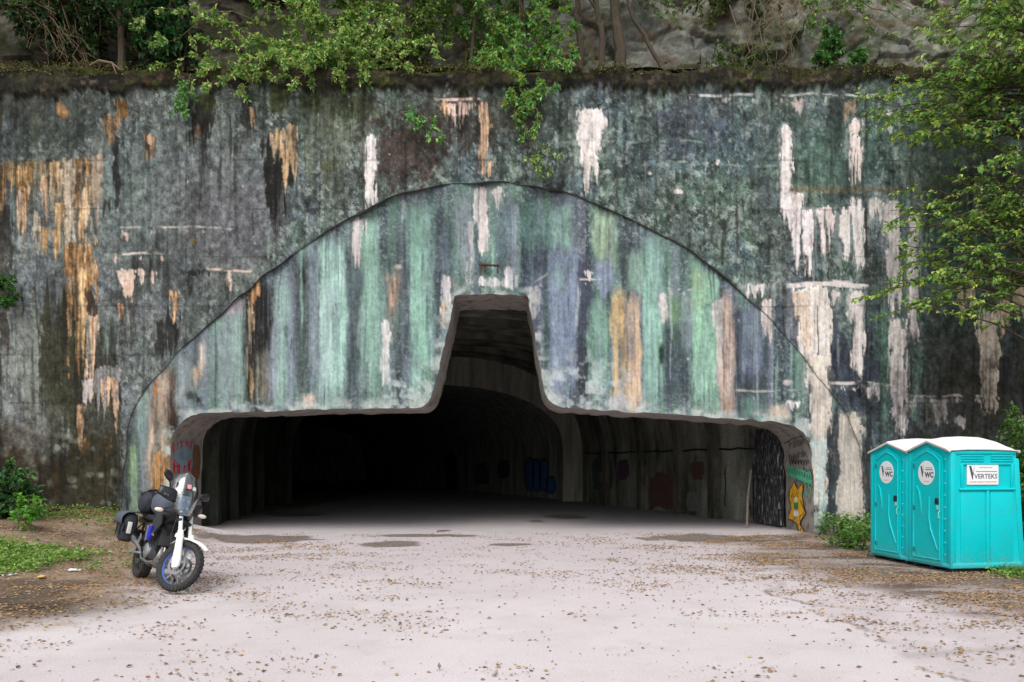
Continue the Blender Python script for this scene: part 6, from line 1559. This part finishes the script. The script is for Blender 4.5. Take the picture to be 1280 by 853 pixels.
for s in (-1, 1): m.tube([(.15, s * .13, .93), (-.10, s * .17, .95), (-.36, s * .13, .95)], .011, 8); m.tube([(.2, s * .14, .84), (.0, s * .22, .66), (-.2, s * .22, .64), (-.25, s * .15, .86)], .010, 8)
m.tube([(-.36, -.13, .95), (-.36, .13, .95)], .011, 8); m.build('luggage_rack', BKM, bike)
# engine and frame
m = MB(); m.box((.74, 0, .44), (.42, .32, .26), bev=.05, seg=3); m.box((.88, 0, .62), (.24, .30, .28), rot=(0, .25, 0), bev=.03, seg=2)
for k in range(5): m.box((.905 + k * .006, 0, .54 + k * .035), (.26, .31, .010), rot=(0, .25, 0))
en = m.build('engine', ENG, bike)
for s in (-1, 1):
    m = MB(); m.lathe([(.001, s * .20), (.09, s * .198), (.11, s * .185), (.115, s * .15)], 24, 'y', Matrix.Translation((.70, 0, .45))); m.build('engine_cover', ALU if s < 0 else ENG, en)
m = MB()
for s in (-1, 1):
    m.tube([(1.13, 0, .98), (1.02, s * .14, .86), (.66, s * .17, .74), (.50, s * .16, .52), (.52, s * .15, .32), (.92, s * .14, .26), (1.03, s * .10, .46), (1.10, s * .03, .86)], .017, 8)
    m.tube([(.64, s * .16, .76), (.2, s * .13, .82), (-.30, s * .10, .88)], .013, 8); m.tube([(.52, s * .15, .5), (.2, s * .13, .8)], .013, 8)
m.build('frame', BKM, bike)
m = MB()
for s in (-1, 1): m.tube([(.52, s * .10, .43), (.25, s * .11, .39), (.0, s * .11, RW)], [.03, .032, .022], 10)
m.box((.40, 0, .41), (.10, .22, .07), bev=.02); m.build('swingarm', BKM, bike)
m = MB(); m.tube([(.36, 0, .45), (.44, 0, .78)], .045, 12); m.build('shock_absorber', BKM, bike)
m = MB(); secs = []
for x, z, w in ((1.10, .50, .10), (1.10, .36, .15), (1.0, .25, .17), (.75, .22, .17), (.55, .25, .15)):
    secs.append([(x, w * u, z + .05 * abs(u) ** 2) for u in (-1, -.6, 0, .6, 1)])
m.sheet(secs); m.build('skid_plate', mat('scuffed_plate', (.24, .23, .22), .5, metal=.6, var=.3), bike, solid=.006)
m = MB(); m.tube([(1.0, -.04, .60), (1.09, -.05, .50), (1.07, -.09, .34), (.9, -.19, .30), (.62, -.20, .33), (.45, -.19, .44)], [.022] * 6, 10); m.tube([(1.0, .04, .60), (1.09, .05, .50), (1.07, .03, .34), (.9, -.10, .28)], .022, 10); m.build('exhaust_header', STEEL, bike)
m = MB(); m.tube([(.45, -.19, .44), (.32, -.205, .50), (.18, -.22, .56), (-.18, -.25, .66), (-.22, -.25, .67)], [.024, .035, .055, .058, .045], 16); m.build('muffler', STEEL, bike)
for s in (-1, 1):
    m = MB(); m.tube([(.50, s * .17, .40), (.49, s * .30, .39)], .016, 8); m.box((.49, s * .30, .40), (.06, .11, .02), bev=.004); m.build('footpeg', ALU, bike)
    m = MB(); m.prism([(.36, s * .20, .66), (.42, s * .20, .60), (.30, s * .22, .40), (.22, s * .22, .42)], (0, s * .012, 0)); m.build('passenger_peg_bracket', ALU, bike, smooth=False)
m = MB(); m.tube([(.62, .17, .30), (.56, .36, .035)], .014, 8); m.box((.56, .37, .03), (.08, .07, .012), bev=.003); m.build('side_stand', BKM, bike)
m = MB(); m.box((1.06, 0, .68), (.05, .30, .26), rot=(0, -.12, 0), bev=.01); m.build('radiator', mat('radiator_core', (.03, .03, .032), .6, var=.3, scale=80), bike)
m = fm(); m.tube([ax(.12, -.03, -.12), ax(.4, -.05, -.16), ax(.66, .02, -.14), hb + Vector((-.02, -.2, .02))], .006, 6); m.tube([ax(.12, -.03, .12), ax(.5, -.03, .14), hb + Vector((-.02, .2, .02))], .006, 6); m.build('brake_hose', BKP, bike)
# soft panniers
for s in (-1, 1):
    m = MB(); secs = []
    for z, a_, b_ in ((.50, .10, .06), (.53, .17, .10), (.66, .20, .125), (.82, .205, .125), (.90, .17, .10), (.93, .10, .05)):
        n_ = 20; a_ *= .9; b_ *= .92; secs.append([(-.08 + a_ * math.copysign(abs(math.cos(2 * PI * k / n_)) ** .6, math.cos(2 * PI * k / n_)), s * .30 + b_ * math.copysign(abs(math.sin(2 * PI * k / n_)) ** .6, math.sin(2 * PI * k / n_)), z) for k in range(n_)])
    m.loft(secs); pn = m.build('pannier', FAB, bike)
    m = MB(); rows = []
    for k in range(8):
        w = -.35 + 2.5 * k / 7
        rows.append([(-.08 + .187 * u, s * (.30 + .142 * math.sin(w) * 1.02), .815 + .13 * math.cos(w)) for u in (-1, -.5, 0, .5, 1)])
    m.sheet(rows); m.build('pannier_flap', FABG, pn, solid=.012)
    m = MB()
    for x in (-.17, .01): m.box((x, s * .419, .72), (.03, .012, .26), bev=.004)
    m.box((.10, s * .395, .70), (.02, .03, .12), rot=(0, 0, s * -.6), bev=.004); m.build('strap', BKP, pn)
    m = MB(); m.box((.108, s * .315, .71), (.012, .06, .17), bev=.004); m.build('reflective_strip', REFL, pn)
# the roll bag strapped across the rear seat is a thing of its own
Wb = Matrix.Translation(bike.location) @ Euler(bike.rotation_euler).to_matrix().to_4x4()
bc = Wb @ Vector((.02, 0, .955))
duf = thing('duffel_bag', 'black roll bag strapped across the rear of the motorcycle above the panniers', 'bag', bc, tuple(bike.rotation_euler))
m = MB(); secs = []
for y, r in ((-.225, .06), (-.22, .12), (-.18, .165), (-.07, .18), (.07, .18), (.18, .165), (.22, .12), (.225, .06)):
    n_ = 20; secs.append([(r * 1.05 * math.cos(2 * PI * k / n_) * (1 + .04 * math.sin(5 * k + y * 20)), y, .155 + r * .95 * math.sin(2 * PI * k / n_)) for k in range(n_)])
m.loft(secs); m.build('bag_body', FAB, duf)
for y in (-.10, .10):
    m = MB(); m.lathe([(.176, -.02), (.187, -.02), (.187, .02), (.176, .02)], 28, 'y', Matrix.Translation((0, y, .155)), closed=True); m.build('strap', BKP, duf)
m = MB(); m.tube([(-.02, -.19, .30), (.0, -.14, .345), (.02, -.04, .355), (0, .05, .34)], .018, 8); m.box((0, -.2, .28), (.10, .08, .05), rot=(.5, 0, 0), bev=.015); m.build('carry_handle', BKP, duf)

# ------------------------------------------------------------------ camera, light, world
cam = bpy.data.cameras.new('camera'); co = bpy.data.objects.new('camera', cam); COL.objects.link(co)
cam.lens = 28; cam.sensor_width = 36; cam.shift_y = (HOR - 426.5) / 1280; cam.clip_end = 2000; cam.clip_start = .05
co.location = (0, 0, EYE); co.rotation_euler = (PI / 2, 0, 0)
SC.camera = co
SUN_EL, SUN_AZ = math.radians(52), math.radians(12)     # behind the camera, a little to the left
sun = bpy.data.lights.new('sun', 'SUN'); so = bpy.data.objects.new('sun', sun); COL.objects.link(so)
sun.energy = 1.1; sun.angle = math.radians(40); sun.color = (1, .95, .88)
tosun = Vector((-math.sin(SUN_AZ) * math.cos(SUN_EL), -math.cos(SUN_AZ) * math.cos(SUN_EL), math.sin(SUN_EL)))
so.rotation_euler = (-tosun).to_track_quat('-Z', 'Y').to_euler()
w = bpy.data.worlds.new('World'); SC.world = w; w.use_nodes = True
nt = w.node_tree; bg = nt.nodes['Background']
sky = nt.nodes.new('ShaderNodeTexSky'); sky.sky_type = 'NISHITA'; sky.sun_disc = False
sky.sun_elevation = SUN_EL; sky.sun_rotation = math.atan2(tosun.x, tosun.y); sky.air_density = 1.4; sky.dust_density = 4.0
hs = nt.nodes.new('ShaderNodeHueSaturation'); hs.inputs['Saturation'].default_value = .25
nt.links.new(sky.outputs[0], hs.inputs['Color']); nt.links.new(hs.outputs[0], bg.inputs['Color']); bg.inputs['Strength'].default_value = .12
vs = SC.view_settings; vs.view_transform = 'Standard'; vs.look = 'None'; vs.exposure = 0.55; vs.gamma = 1; vs.use_curve_mapping = False
SC.display_settings.display_device = 'sRGB'
SC.render.engine = 'CYCLES'; SC.cycles.max_bounces = 8; SC.cycles.diffuse_bounces = 7; SC.cycles.transparent_max_bounces = 8; SC.cycles.use_denoising = True
SC.cycles.sample_clamp_indirect = 6
